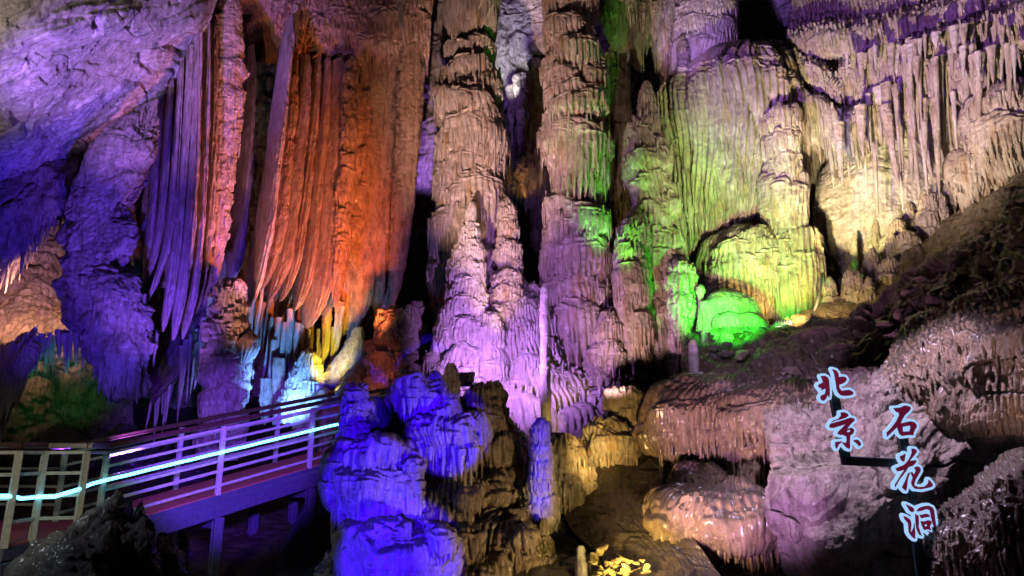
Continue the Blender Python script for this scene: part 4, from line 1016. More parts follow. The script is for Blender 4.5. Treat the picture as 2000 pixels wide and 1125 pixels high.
# hanging shell behind the right edge of the canopy
net('flowstone_wall', [[(1545, -120, 19), (1650, -160, 18), (1780, -180, 16.5), (1900, -180, 15), (2120, -180, 13)],
                       [(1552, 40, 18.6), (1650, 0, 17.6), (1780, -30, 16.2), (1900, -40, 14.8), (2120, -50, 12.8)],
                       [(1556, 90, 18.2), (1650, 80, 17.2), (1780, 50, 16), (1900, 20, 14.6), (2120, 0, 12.6)],
                       [(1520, 150, 18.2), (1650, 140, 17.4), (1780, 100, 16), (1900, 80, 14.6), (2120, 60, 12.6)],
                       [(1515, 190, 18), (1650, 200, 17.3), (1780, 190, 16.2), (1900, 190, 14.9), (2120, 160, 13)],
                       [(1515, 250, 17.9), (1650, 260, 17.6), (1780, 270, 16.8), (1900, 300, 15.4), (2120, 260, 13.2)],
                       [(1520, 330, 18), (1650, 330, 18.6), (1780, 350, 17.8), (1900, 400, 16), (2120, 340, 13.6)],
                       [(1530, 420, 18.2), (1650, 430, 18.8), (1780, 450, 18), (1900, 470, 16), (2120, 420, 13.6)],
                       [(1540, 620, 18.2), (1650, 620, 18.4), (1780, 600, 17.4), (1900, 600, 15.6), (2120, 560, 13.4)]],
    FLOW, 'tall flowstone wall with tiers of drip fringes at the upper right', 'flowstone wall', amp=.045, lam=.12, seed=190, step=1.5, tipn=1.0,
    auto=[dict(du=75, dv=40, dep=20, h=62, v0=.05, v1=.42, arch=.4), dict(du=46, dv=34, dep=13, h=80, v0=.36, v1=.56, arch=.3), dict(du=40, dv=40, dep=10, h=60, v0=.5, v1=.66, u0=.62, arch=.4)],
    extra=lambda u, v, sx, sy: .16 * sst(330, 400, sy) * (1 - sst(1800, 1860, sx)) * fbm(u[None, :] * .9, v[:, None] * .9, 5, 301) * 2)
for k, (br, ri, dr, lb) in enumerate([
        ([(1540, 88, 17.9), (1600, 70, 17.3), (1680, 62, 16.7), (1760, 40, 16.1), (1850, 10, 15.3), (1980, -40, 14.2)], 60, 46, 'topmost violet lit shell of the upper right wall, dark on top'),
        ([(1640, 128, 16.9), (1700, 114, 16.4), (1770, 90, 15.8), (1840, 64, 15.2), (1920, 40, 14.4), (2030, 5, 13.3)], 34, 74, 'long diagonal shell with a cream fringe rising to the right frame edge'),
        ([(1770, 142, 15.7), (1830, 122, 15.1), (1890, 106, 14.6), (1960, 98, 14.0)], 30, 90, 'short shell with long drips under the right end of the diagonal shell'),
        ([(1500, 112, 17.8), (1560, 118, 17.4), (1610, 146, 17.1), (1645, 178, 16.8)], 34, 46, 'small dark topped shell above the right shoulder of the canopy'),
        ([(1530, 204, 17.0), (1590, 198, 16.8), (1650, 220, 16.5), (1700, 204, 16.3), (1760, 186, 15.9)], 30, 84, 'low shell dripping over the top of the yellow rock slab')]):
    shell([(x, y, Y - .55) for x, y, Y in br], ri, dr, 1.7, lb, 880 + k, SHELL)
net('rock_slab', [[(1600, 330, 17.9), (1640, 300, 17.7), (1690, 270, 17.3), (1740, 250, 16.9), (1800, 260, 16.7), (1850, 290, 16.6)],
                  [(1592, 380, 17.5), (1640, 350, 17.2), (1690, 330, 16.9), (1740, 320, 16.6), (1800, 330, 16.5), (1850, 350, 16.4)],
                  [(1590, 430, 17.4), (1640, 420, 17), (1690, 410, 16.8), (1740, 400, 16.5), (1800, 400, 16.4), (1850, 400, 16.3)],
                  [(1600, 490, 17.4), (1640, 490, 17), (1690, 480, 16.7), (1740, 470, 16.4), (1800, 450, 16.3), (1850, 440, 16.2)],
                  [(1615, 560, 17.2), (1650, 570, 16.9), (1690, 560, 16.5), (1740, 540, 16.1), (1800, 510, 15.9), (1850, 480, 15.8)]], PALE,
    'pale rock slab flooded with yellow light below the drip fringes', 'rock slab', rk=(.2, 1.3), amp=.012, seed=191, step=1.5)
rg = random.Random(31)
n_st = 0
ROWS = [  # x0,y0,x1,y1, count, Ltop range, Y0, Y1
    (1560, 232, 1640, 226, 9, 60, 120, 17.4, 17), (1600, 240, 1700, 222, 12, 40, 150, 17.0, 16.6), (1690, 200, 1790, 178, 14, 70, 240, 16.3, 15.6),
    (1770, 150, 1900, 118, 16, 50, 150, 15.4, 14.4), (1800, 210, 1890, 190, 9, 90, 190, 15.4, 14.6), (1660, 130, 1780, 92, 16, 24, 60, 16.3, 15.3), (1780, 92, 1960, 40, 18, 24, 60, 15.2, 13.8), (1890, 130, 1990, 90, 9, 50, 120, 14.2, 13.4)]
for (x0, y0, x1, y1, nn, l0, l1, Ya, Yb) in ROWS:
    for k in range(nn):
        t = (k + rg.uniform(-.8, .8)) / max(1, nn - 1)
        L = (l0 + (l1 - l0) * rg.random() ** 2.2) * rg.choice((.45, .7, 1, 1, 1.1))
        y0 += rg.uniform(-9, 9); y1 += rg.uniform(-9, 9)
        icicle(x0 + (x1 - x0) * t, y0 + (y1 - y0) * t - 10, y0 + (y1 - y0) * t + L, rg.uniform(2.4, 6.2) * (1 + L / 350), Ya + (Yb - Ya) * t + rg.uniform(-.9, -.4), FLOW if n_st % 3 else PALE,
               'pale stalactite among the drip fringes of the upper right wall', 'stalactites of the upper right wall', 700 + n_st, bend=rg.uniform(0, .10) * L, step=1.6)
        n_st += 1
for k, (x, y0, y1, hw, bd, lb) in enumerate([(1728, 215, 376, 8, 30, 'longest slender stalactite curving right over the yellow rock face'), (1800, 255, 350, 9, 22, 'stout pale stalactite pointing at the stalagmite cluster'), (1636, 250, 362, 8, 10, 'long brown stalactite over the left of the yellow rock face'), (1680, 216, 310, 8, 6, 'single tan stalactite over the yellow rock face'),
                                              (1776, 230, 366, 7, 20, 'thin forked stalactite above the stalagmite cluster')]):
    icicle(x, y0, y1, hw, 15.2, FLOW, lb, None, 860 + k, bend=bd, step=1.5)
lathe('flowstone_lobe', [(1900, 292, 14), (1896, 304, 34), (1894, 330, 42), (1896, 362, 32), (1900, 392, 16), (1902, 410, 3)], 14.2, FLOW, 'bulbous hanging lobe with drip skirt below the dark hole', 'flowstone lobe', None, seed=200, lam=.08, amp=.03, step=1.5, tipn=.7, auto=dict(y0=300, y1=390, dt=34, k=6, dep=.2, h=1.5))
lathe('flowstone_lobe', [(1975, 170, 20), (1965, 190, 60), (1962, 230, 66), (1968, 280, 60), (1975, 330, 46), (1985, 370, 24), (1990, 386, 4)], 13.6, FLOW, 'fluted hanging shell at the right frame edge above the brown bank', 'flowstone lobe', None, seed=201, lam=.09, amp=.045, step=1.5, tipn=.6,
      auto=dict(y0=185, y1=350, dt=44, k=8, dep=.16, h=1.6))
lathe('flowstone_lobe', [(1548, 205, 10), (1556, 214, 40), (1566, 232, 54), (1570, 262, 50), (1572, 290, 30), (1574, 310, 6)], 17.3, FLOW, 'fringed shell bridging the canopy and the upper right wall', 'flowstone lobe', None, seed=202, lam=.1, amp=.045, step=1.5, tipn=.8,
      auto=dict(y0=210, y1=280, dt=34, k=9, dep=.14, h=1.6))
# stalagmites on the bank below the yellow rock face
CL = [(1709, 398, 560, 6, 16.6, 'thin pole stalagmite against the yellow rock face'), (1775, 395, 500, 13, 16.4, 'tallest knobbed stalagmite in the cluster under the stalactites'), (1752, 425, 520, 15, 16.0, 'second knobbed stalagmite, left in the cluster'), (1740, 455, 540, 11, 15.6, 'brown stalagmite in front of the cluster'),
      (1812, 370, 460, 17, 15.8, 'smooth violet cone stalagmite in the recess'), (1838, 378, 460, 11, 15.7, 'narrow violet stalagmite right of the smooth cone'), (1852, 350, 420, 10, 15.9, 'short violet stalagmite below the bulbous lobe'), (1668, 455, 500, 5, 16.4, 'tiny pale stalagmite at the foot of the yellow rock face'),
      (1660, 522, 590, 12, 14.8, 'yellow fluted stalagmite behind the cable'), (1676, 530, 590, 9, 14.7, 'slim yellow stalagmite beside the fluted one'), (1620, 540, 600, 11, 14.9, 'lone smooth conical stalagmite by the cable'), (1701, 478, 590, 13, 15.2, 'column like tan stalagmite under the thin pole'),
      (1732, 505, 590, 22, 14.8, 'bulging golden stalagmite at the bank edge'), (1695, 540, 600, 10, 14.6, 'small golden stalagmite at the bank edge'), (1775, 452, 530, 22, 15.3, 'knotted tan stalagmite mass above the bank')]
for k, (x, y0, y1, hw, Y, lb) in enumerate(CL):
    h = y1 - y0
    lathe('stalagmite', [(x, y0, hw * .2), (x, y0 + h * .06, hw * .5), (x + 1, y0 + h * .35, hw * .8), (x, y0 + h * .7, hw), (x, y1, hw * 1.15), (x, y1 + 40, hw * 1.2)], Y, FLOW, lb, 'stalagmite', 'stalagmites on the upper right bank', seed=210 + k, lump=.2, lam=.07, amp=.02, step=1.5,
          auto=dict(y0=y0 + 8, y1=y1 + 10, dt=18 + hw * .4, k=4, dep=.26, h=1.1))

# ================================================================ RIGHT BANKS
net('mud_bank', [[(1330, 648, 15.4), (1440, 640, 15.2), (1520, 634, 15), (1600, 612, 14.8), (1720, 560, 14.8), (1830, 440, 15), (1900, 380, 14.4), (2000, 335, 13), (2200, 240, 11.6)],
                 [(1330, 668, 14.6), (1440, 660, 14.4), (1520, 650, 14.2), (1600, 640, 13.8), (1720, 600, 13.6), (1830, 500, 13.8), (1900, 430, 13.2), (2000, 390, 11.8), (2200, 320, 10.4)],
                 [(1330, 690, 14), (1440, 690, 13.6), (1520, 690, 13.2), (1600, 680, 12.8), (1720, 630, 12.6), (1830, 560, 12.6), (1900, 510, 12), (2000, 470, 10.8), (2200, 420, 9.6)],
                 [(1330, 730, 13.4), (1440, 720, 12.8), (1520, 720, 12.4), (1600, 720, 12), (1720, 690, 11.6), (1830, 630, 11.4), (1900, 580, 11), (2000, 540, 10), (2200, 500, 9)],
                 [(1330, 800, 13.6), (1440, 790, 12.6), (1520, 790, 12.2), (1600, 790, 11.8), (1720, 760, 11.4), (1830, 700, 11.2), (1900, 650, 10.8), (2000, 610, 9.8), (2200, 580, 8.8)],
                 [(1330, 950, 14.4), (1440, 920, 13.4), (1520, 920, 12.6), (1600, 920, 12), (1720, 880, 11.6), (1830, 820, 11.4), (1900, 780, 11), (2000, 740, 10), (2200, 700, 9)]],
    mat_rock('bank_mud', (.17, .12, .075), (.12, .085, .055), (.21, .155, .10), rough=.42, bump=.8, stain=.4), kind='structure', rk=(.42, 1.1), amp=.006, seed=220, step=1.5, drip=False,
    auto=[dict(du=46, dv=36, dep=10, h=26, v0=.3, v1=.9, u0=.25, arch=.7)])
# big flow mounds left of the sign
lathe('flowstone_mound', [(1420, 742, 30), (1404, 760, 84), (1388, 790, 112), (1378, 825, 118), (1374, 855, 108), (1376, 880, 84), (1380, 905, 56), (1384, 950, 50)], 12.4, BANK,
      'broad dark topped flowstone mound with a gold fringed hem, left of the pink fringed one', 'flowstone mound', None, seed=221, lump=.5, lam=.085, amp=.036, rough=.02, knob=.015, step=1.4, tipn=1., sig=.2, asp=.9,
      tiers=[(812, None, 60, 90, 5, .3), (800, -60, 60, 70, 5, .4), (826, 20, 70, 80, 5, .4), (830, -40, 60, 70, 5, .5), (776, 10, 50, 26, 4, .5), (790, -40, 40, 22, 4, .5), (840, 60, 60, 80, 5, .4)])
lathe('flowstone_mound', [(1540, 745, 30), (1528, 760, 76), (1514, 785, 98), (1506, 815, 104), (1502, 850, 96), (1502, 890, 82), (1504, 930, 66), (1508, 965, 46), (1510, 1010, 44)], 11.4, BANK,
      'flowstone mound with a long pink dripping fringe, just left of the sign', 'flowstone mound', None, seed=228, lump=.45, lam=.085, amp=.036, rough=.02, knob=.015, step=1.4, tipn=1., sig=.2, asp=.85,
      tiers=[(790, None, 60, 150, 5, .3), (786, -40, 60, 80, 6, .4), (800, 30, 60, 90, 6, .4), (842, -30, 56, 130, 6, .5), (846, 30, 50, 140, 6, .4), (880, 0, 50, 100, 5, .4), (870, -60, 40, 80, 5, .5)])
lathe('flowstone_shelf', [(1372, 908, 10), (1366, 914, 50), (1370, 930, 66), (1376, 950, 66), (1384, 990, 60)], 11.5, BANK, 'thin gold edged shelf under the broad mound', 'flowstone shelf', None, seed=222, lam=.07, amp=.03, step=1.4, asp=.6, lump=.5, knob=.02, tiers=[(922, None, 40, 40, 4, .4)])
lathe('flowstone_mound', [(1425, 950, 30), (1412, 962, 92), (1402, 984, 122), (1402, 1005, 128), (1408, 1026, 116), (1418, 1042, 86), (1426, 1070, 70), (1434, 1140, 66)], 10.8, BANK,
      'lower brown flowstone mound with a gold fluted front above the bottom edge', 'flowstone mound', None, seed=223, lump=.6, lam=.085, amp=.036, rough=.02, knob=.015, step=1.4, tipn=.9, sig=.2, asp=.85,
      tiers=[(998, None, 64, 80, 6, .3), (985, 40, 60, 100, 6, .4), (1000, -30, 70, 70, 7, .4), (996, 20, 60, 90, 6, .4), (968, -20, 60, 30, 4, .5), (975, 70, 50, 100, 6, .5)])
net('mud_slope', [[(1130, 900, 13.4), (1230, 880, 13.4), (1300, 870, 13.2)],
                  [(1100, 980, 12.4), (1210, 960, 12.2), (1330, 955, 11.7)],
                  [(1120, 1040, 11.6), (1220, 1020, 11.2), (1325, 1015, 10.3)],
                  [(1180, 1100, 10.6), (1300, 1094, 9.9), (1400, 1112, 9.7)],
                  [(1180, 1240, 9), (1300, 1220, 8.8), (1450, 1200, 8.8)]], MUD, kind='structure', rk=(.22, .8), amp=.01, seed=224, step=1.8)
net('fractured_cliff', [[(1510, 760, 11.6), (1600, 745, 11.2), (1700, 720, 10.8), (1800, 690, 10.6), (1900, 640, 10.4), (2150, 560, 9.4)],
                  [(1500, 850, 10.6), (1600, 830, 10.2), (1700, 800, 9.9), (1800, 760, 9.7), (1900, 700, 9.6), (2150, 640, 8.9)],
                  [(1500, 930, 9.9), (1600, 910, 9.5), (1700, 890, 9.3), (1800, 850, 9.2), (1900, 800, 9.1), (2150, 760, 8.6)],
                  [(1495, 1010, 9.6), (1600, 1000, 9.1), (1700, 980, 8.9), (1800, 940, 8.9), (1900, 900, 9.0), (2150, 860, 8.6)],
                  [(1500, 1070, 9.6), (1590, 1075, 9), (1690, 1060, 8.9), (1800, 1020, 9), (1900, 980, 9.2), (2150, 960, 8.8)],
                  [(1520, 1120, 10), (1590, 1118, 9.4), (1690, 1110, 9.2), (1800, 1090, 9.2), (1900, 1060, 9.4), (2150, 1060, 9)],
                  [(1520, 1200, 10.4), (1590, 1190, 9.9), (1690, 1180, 9.6), (1800, 1160, 9.6), (1900, 1120, 9.6), (2150, 1150, 9.2)]],
    WALLM, 'grey fractured cliff of rock behind the sign', 'cliff', rk=(.38, 1.15, .8), amp=.004, seed=225, step=1.4, auto=[dict(du=26, dv=26, dep=12, h=40, v0=0, v1=.34, u0=0, u1=.45, arch=.5)])
net('flowstone_slope', [[(1760, 640, 10.6), (1840, 600, 10), (1920, 560, 9.2), (2100, 520, 8)],
                        [(1740, 690, 10), (1830, 640, 9.3), (1920, 600, 8.5), (2100, 560, 7.4)],
                        [(1730, 740, 9.7), (1830, 690, 9), (1920, 660, 8.2), (2100, 620, 7.2)],
                        [(1770, 800, 9.6), (1840, 790, 9), (1920, 770, 8.3), (2100, 740, 7.3)],
                        [(1790, 860, 9.8), (1850, 860, 9.3), (1930, 850, 8.6), (2100, 840, 7.6)]],
    BANK, 'pinkish dripping flowstone slope right of the sign', 'flowstone slope', amp=.025, lam=.08, seed=226, step=1.4, tipn=1.1, auto=[dict(du=36, dv=30, dep=10, h=44, v0=.15, v1=.6, arch=.4)], rk=(.2, 1.2))
net('flowstone_slope', [[(1800, 1010, 9), (1870, 960, 8.4), (1940, 920, 7.6), (2100, 840, 6.6)],
                        [(1790, 1050, 8.4), (1860, 1000, 7.8), (1940, 950, 7), (2100, 880, 6)],
                        [(1800, 1090, 8.1), (1860, 1040, 7.5), (1940, 990, 6.8), (2100, 930, 5.8)],
                        [(1820, 1180, 8), (1870, 1130, 7.5), (1940, 1090, 6.8), (2100, 1040, 5.8)],
                        [(1830, 1260, 8.2), (1870, 1240, 7.8), (1940, 1200, 7.2), (2100, 1160, 6.2)]],
    BANK, 'brown fluted flowstone slope in the lower right corner', 'flowstone slope', amp=.025, lam=.08, seed=227, step=1.4, tipn=1.1, auto=[dict(du=40, dv=34, dep=10, h=60, v0=.25, v1=.75, arch=.4)], rk=(.2, 1.2))
# slim stalagmites standing on the slope
for k, (x, y0, y1, hw, Y, bd, m, lb) in enumerate([(1354, 664, 780, 9, 13.0, 2, PALE, 'pale beaded stick stalagmite on the dark mound, taller of two'), (1369, 726, 772, 6, 12.9, 0, PALE, 'short greenish stick stalagmite, shorter of two'), (1290, 750, 880, 9, 13.4, 6, LIME, 'crooked tan stick stalagmite by the hollow'),
                                                   (1294, 905, 935, 5, 12.2, 0, LIME, 'tiny tan stub stalagmite beside the lower mound'), (1134, 1066, 1140, 9, 10.2, 2, PALE, 'small pale stub stalagmite at the bottom edge'), (1394, 728, 770, 17, 13.0, 0, FLOW, 'round tan boss beside the beaded sticks')]):
    lathe('stalagmite', [(x, y0, hw * .5), (x, y0 + 5, hw), (x + bd * .5, (y0 + y1) / 2, hw * 1.05), (x + bd, y1, hw * 1.2), (x + bd, y1 + 30, hw * 1.3)], Y, m, lb, 'stalagmite', None, seed=240 + k, lump=.3, amp=.006, lam=.06, rough=.012, knob=.014, drip=False, step=1.4, sig=.2)


# ================================================================ RUBBLE
def shard(name, px, py, Y, size, mat, label, group, seed):
    r = random.Random(seed)
    import bmesh
    bm = bmesh.new()
    for _ in range(14):
        v = Vector((r.gauss(0, 1), r.gauss(0, .8), r.gauss(0, .42)))
        v.normalize()
        v = Vector((v.x, v.y * .8, v.z * r.uniform(.35, .7)))
        bm.verts.new(v * size * r.uniform(.8, 1.1))
    res = bmesh.ops.convex_hull(bm, input=bm.verts)
    bmesh.ops.delete(bm, geom=[g for g in res['geom_interior'] if isinstance(g, bmesh.types.BMVert)], context='VERTS')
    bmesh.ops.bevel(bm, geom=list(bm.edges), offset=size * .07, segments=1, affect='EDGES')
    rot = Matrix.Rotation(r.uniform(0, 6.28), 3, 'Z') @ Matrix.Rotation(r.gauss(0, .4), 3, 'X') @ Matrix.Rotation(r.gauss(0, .4), 3, 'Y')
    bmesh.ops.transform(bm, matrix=rot.to_4x4(), verts=bm.verts)
    me = bpy.data.meshes.new(name)
    bm.to_mesh(me)
    bm.free()
    me.materials.append(mat)
    o = bpy.data.objects.new(name, me)
    C.objects.link(o)
    o.location = Vector([float(q) for q in at(px, py, Y)])
    return tag(o, label, 'stone', group)


rg = random.Random(77)
for k in range(95):
    t = rg.random()
    if k < 60:
        x = 1385 + 225 * t + rg.uniform(-8, 8); y = 652 + rg.uniform(-4, 44) + 12 * t
    else:
        x = 1530 + rg.uniform(0, 110); y = 690 + rg.uniform(0, 55)
    Y = 14.75 - (y - 640) * .030 - .25 * (x - 1385) / 225
    sz = rg.uniform(.05, .15) * (1.0 if k % 9 else 1.7)
    shard('rubble_stone', x, y, Y, sz, WALLM if k % 3 else LIME, 'broken stone shard in the scattered rubble below the two floodlights', 'rubble below the floodlights', 1000 + k)
bank_spots = [(1640 + rg.random() * 300, rg.random()) for _ in range(46)]
for k, (x, t) in enumerate(bank_spots):
    y = 640 - (x - 1640) * .62 + t * 110
    Y = 13.4 - (x - 1640) * .0065 - t * 1.5
    shard('rubble_stone', x, y, Y, rg.uniform(.05, .2), MUDFLOW, 'loose muddy stone lying on the dark bank above the sign', 'loose stones on the dark bank', 1500 + k)
shard('rubble_stone', 1487, 652, 14.5, .42, WALLM, 'largest brown rubble block between the two floodlights', None, 1201)
shard('rubble_stone', 1415, 668, 14.2, .30, LIME, 'pinkish long rubble block at the left end of the rubble', None, 1202)
YEL = mat_rock('yellow_crystal', (.62, .50, .24), (.5, .38, .15), (.3, .2, .08), rough=.35, bump=.8, stain=.5)
for k in range(34):
    x = 1200 + rg.gauss(0, 26); y = 1108 + rg.uniform(-16, 22)
    shard('rubble_stone', x, y, 9.7 - (y - 1100) * .01, rg.uniform(.04, .10), YEL, 'bright yellow lit rock chip in the heap at the bottom edge', 'yellow lit chips at the bottom edge', 1300 + k)
for k, (x, y) in enumerate([(1170, 1080), (1178, 1070), (1160, 1090)]):
    shard('rubble_stone', x, y, 10, .10, YEL, 'gold coloured rock chip left of the yellow heap', 'gold chips left of the yellow heap', 1350 + k)
# ================================================================ MAN MADE THINGS
STEEL = mat_plain('cream_painted_steel', (.50, .48, .40), .42, var=.25)
BEAM = mat_plain('dark_painted_steel', (.08, .085, .12), .4, var=.3)
WOOD = mat_plain('dark_red_brown_wood', (.075, .03, .022), .35, var=.4, sc=30)
CARPET = mat_plain('red_carpet', (.46, .10, .08), .9, var=.25, sc=60, bump=.4)
POST = mat_plain('dark_green_black_steel', (.02, .045, .05), .3, var=.3)
LED = mat_emit('led_rope', (.16, .74, 1.0), 3.2)
PLATE = mat_emit('backlit_letter_border', (.36, .60, 1.0), .8, .05)
GLYPH = mat_emit('self_lit_dark_red_letter_face', (.13, .006, .032), .6, .5)  # faint glow added so the dark red does not render black
HOUSING = mat_plain('blue_grey_lamp_housing', (.12, .12, .22), .4, var=.2)
CABLE = mat_plain('grey_cable_conduit', (.28, .26, .24), .45, var=.2)


class MB:
    def __init__(s):
        s.v, s.f = [], []

    def bar(s, p, q, w, h, up=(0, 0, 1)):
        """box beam from p to q, w across, h along up"""
        p, q, up = Vector(p), Vector(q), Vector(up)
        d = (q - p).normalized()
        if abs(d.dot(up)) > .98:
            up = Vector((0.72, -0.69, 0))
        a = d.cross(up).normalized()
        b = a.cross(d).normalized()
        n = len(s.v)
        bev = min(w, h) * .12
        prof = []
        for sx, sy in ((-1, -1), (1, -1), (1, 1), (-1, 1)):
            for k in range(2):
                ox = w / 2 - (bev if (k == 0) == (sx * sy > 0) else 0)
                oy = h / 2 - (0 if (k == 0) == (sx * sy > 0) else bev)
                prof.append((sx * ox, sy * oy))
        for e in (p, q):
            for x, y in prof:
                s.v.append(tuple(e + a * x + b * y))
        m = len(prof)
        for i in range(m):
            j = (i + 1) % m
            s.f.append((n + i, n + j, n + m + j, n + m + i))
        s.f.append(tuple(n + i for i in reversed(range(m))))
        s.f.append(tuple(n + m + i for i in range(m)))

    def tube(s, pts, r, k=8):
        P = [Vector(p) for p in pts]
        n0 = len(s.v)
        for i, p in enumerate(P):
            d = (P[min(i + 1, len(P) - 1)] - P[max(i - 1, 0)]).normalized()
            a = d.cross(Vector((0, 0, 1)) if abs(d.z) < .95 else Vector((1, 0, 0))).normalized()
            b = a.cross(d)
            for j in range(k):
                t = 2 * math.pi * j / k
                s.v.append(tuple(p + a * math.cos(t) * r + b * math.sin(t) * r))
        for i in range(len(P) - 1):
            for j in range(k):
                s.f.append((n0 + i * k + j, n0 + i * k + (j + 1) % k, n0 + (i + 1) * k + (j + 1) % k, n0 + (i + 1) * k + j))
        s.f.append(tuple(n0 + j for j in reversed(range(k))))
        s.f.append(tuple(n0 + (len(P) - 1) * k + j for j in range(k)))

    def build(s, name, mat, parent=None, smooth=False):
        return mesh_obj(name, s.v, s.f, mat, parent=parent, smooth=smooth)


def bar_obj(name, p, q, w, h, mat, parent):
    m = MB()
    m.bar(p, q, w, h)
    return m.build(name, mat, parent)


def root(name, loc, label, cat, group=None):
    o = empty(name, loc, label, cat, group)
    o['_wb'] = [float(q) for q in loc]
    return o


V = lambda a: Vector([float(q) for q in a])
# ---- raised walkway: landing at left, ramp climbing to the right
A0 = V(at(62, 1057, 8.8)); A1 = V(at(146, 1054, 8.95)); AL = V(at(8, 1066, 8.3))
B = V(at(189, 1034, 10.1)); D = V(at(604, 913, 12.8))
zl = A0.z
A1.z = AL.z = zl
rd = (D - B); Lr = rd.length
E = B + rd * 1.75
Cc = B + rd * .505
ph = Vector((rd.x, rd.y, 0)).normalized()
pp = Vector((-ph.y, ph.x, 0)) * 1.55            # across the ramp, away from the viewer
walk = root('walkway', (B.x, B.y, zl - 1.6), 'raised walkway with cream rails and red carpet climbing to the right', 'walkway')
UPZ = Vector((0, 0, 1))
# deck and carpet
m = MB(); m.bar(B + pp * .5 - UPZ * .06, E + pp * .5 - UPZ * .06, 1.62, .10); deck = m.build('deck', BEAM, walk)
m = MB(); m.bar(B + pp * .5, E + pp * .5, 1.60, .02); m.build('carpet', CARPET, deck)
land = [AL + Vector((-1.6, -1.0, 0)), AL, A0, A1, B, B + pp, B + pp + Vector((-3.6, .9, 0)), AL + Vector((-3.0, 2.0, 0))]
nl = len(land)
for nm, z0, z1, mt, par in (('deck', -.16, -.012, BEAM, walk), ('carpet', -.008, .012, CARPET, None)):
    vs = [(p.x, p.y, zl + z1) for p in land] + [(p.x, p.y, zl + z0) for p in land]
    fs = [tuple(range(nl)), tuple(reversed(range(nl, 2 * nl)))] + [(i, i + nl, (i + 1) % nl + nl, (i + 1) % nl) for i in range(nl)]
    o_ = mesh_obj(nm, vs, fs, mt, parent=par or ldeck, smooth=False)
    if par: ldeck = o_
# beams and supports
off = -pp.normalized() * .10
bar_obj('edge_beam', B + off - UPZ * .21, E + off - UPZ * .21, .10, .26, BEAM, walk)
bar_obj('edge_beam', B + pp - off - UPZ * .21, E + pp - off - UPZ * .21, .10, .26, BEAM, walk)
for t0, t1 in ((AL, A0), (A0, A1), (A1, B)):
    bar_obj('edge_beam', t0 + Vector((0, -.03, -.30)), t1 + Vector((0, -.03, -.30)), .08, .24, BEAM, walk)
for P_ in (Cc, D, B + rd * 1.25):
    for q in (off, pp - off):
        bar_obj('support_post', P_ + q - UPZ * .35, P_ + q - UPZ * 4.2, .15, .15, BEAM, walk)
    bar_obj('cross_beam', P_ + off - UPZ * .45, P_ + pp - off - UPZ * .45, .12, .16, BEAM, walk)
bar_obj('brace', D + off * .9 - UPZ * .6, D + pp * .8 - UPZ * 2.2, .09, .09, BEAM, walk)
bar_obj('brace', Cc + pp - off - UPZ * .5 + rd * .05, Cc + pp - off + rd * .30 - UPZ * 2.4, .09, .09, BEAM, walk)
# rails
H = 1.10


def rail(P_, Q_, hs, handrail=True, post_start=True, post_end=True, posts=()):
    for f in ([0] if post_start else []) + list(posts) + ([1] if post_end else []):
        b = P_.lerp(Q_, f)
        po = bar_obj('post', b - UPZ * .02, b + UPZ * (H - .03), .075, .075, STEEL, walk)
    for h in hs:
        bar_obj('rail_bar', P_ + UPZ * h, Q_ + UPZ * h, .03, .04, STEEL, walk)
    if handrail:
        bar_obj('handrail', P_ + UPZ * (H + .035), Q_ + UPZ * (H + .035), .11, .07, WOOD, walk)


hr = (1.03, .85, .52, .36, .13)
rail(B, E, hr, posts=(.505 / 1.75, 1 / 1.75))
rail(B + pp, E + pp, hr, posts=(.30, .62))
hl = (1.05, .80, .53, .26)
rail(A0, A1, hl)
rail(A1, B, (1.05,), post_start=False, post_end=False)
rail(AL, A0, hl, post_end=False)
Lf = AL + Vector((-1.5, -1.6, 0))
rail(Lf, AL, (1.05, .80, .53), post_end=False)
G0, G1 = B + pp, B + pp + Vector((-3.4, .5, 0))
G0.z = G1.z = zl
rail(G1, G0, hl, posts=(.52,), post_end=False)
# LED rope tied to the middle bars
fo = -pp.normalized() * .065
pts = []
for k in range(41):
    t = k / 40
    p = B.lerp(E, t) + fo + UPZ * (0.665 + .002 * math.sin(k * 2.1) + .001 * math.sin(k * 5.3))
    pts.append(p)
lead = [Lf + UPZ * .62, AL + UPZ * .56 + Vector((0, -.07, 0)), AL.lerp(A0, .5) + UPZ * .52 + Vector((0, -.07, 0)), A0 + UPZ * .52 + Vector((0, -.07, 0)), A0.lerp(A1, .45) + UPZ * .52 + Vector((0, -.07, 0)),
        A0.lerp(A1, .8) + UPZ * .57 + Vector((0, -.07, 0)), A1 + UPZ * .60 + Vector((0, -.07, 0)), A1.lerp(B, .5) + UPZ * .64 + Vector((0, -.05, 0))]
m = MB(); m.tube(lead + pts, .025)
rope = m.build('light_rope', LED, None, smooth=True)
tag(rope, 'glowing white cyan light rope tied along the near walkway rail', 'light rope')

# ---- dark boulder in front of the landing
lathe('boulder', [(255, 1002, 14), (240, 1012, 52), (222, 1036, 92), (212, 1066, 126), (205, 1110, 150), (200, 1180, 180)], 7.4, DARK, 'large dark grey rock in front of the walkway landing', 'boulder', None, seed=300, lump=.5, amp=.02, lam=.3, rough=.02, step=1.6, asp=.7, sig=.3, rk=(.3, 2.2))
for k, (nd, lb) in enumerate([([(318, 1040, 4), (312, 1060, 16), (300, 1100, 30), (285, 1150, 44), (280, 1200, 50)], 'pointed blue edged rock spike beside the large dark boulder'),
                              ([(362, 1046, 4), (356, 1070, 14), (344, 1105, 22), (336, 1150, 30), (330, 1210, 36)], 'slim pointed rock spike nearest the walkway leg')]):
    lathe('rock_spike', nd, 7.6 + .2 * k, DARK, lb, 'rock', None, seed=304 + k, lump=.4, amp=.03, lam=.2, rough=.03, step=1.6, asp=.5, yaw=.3)


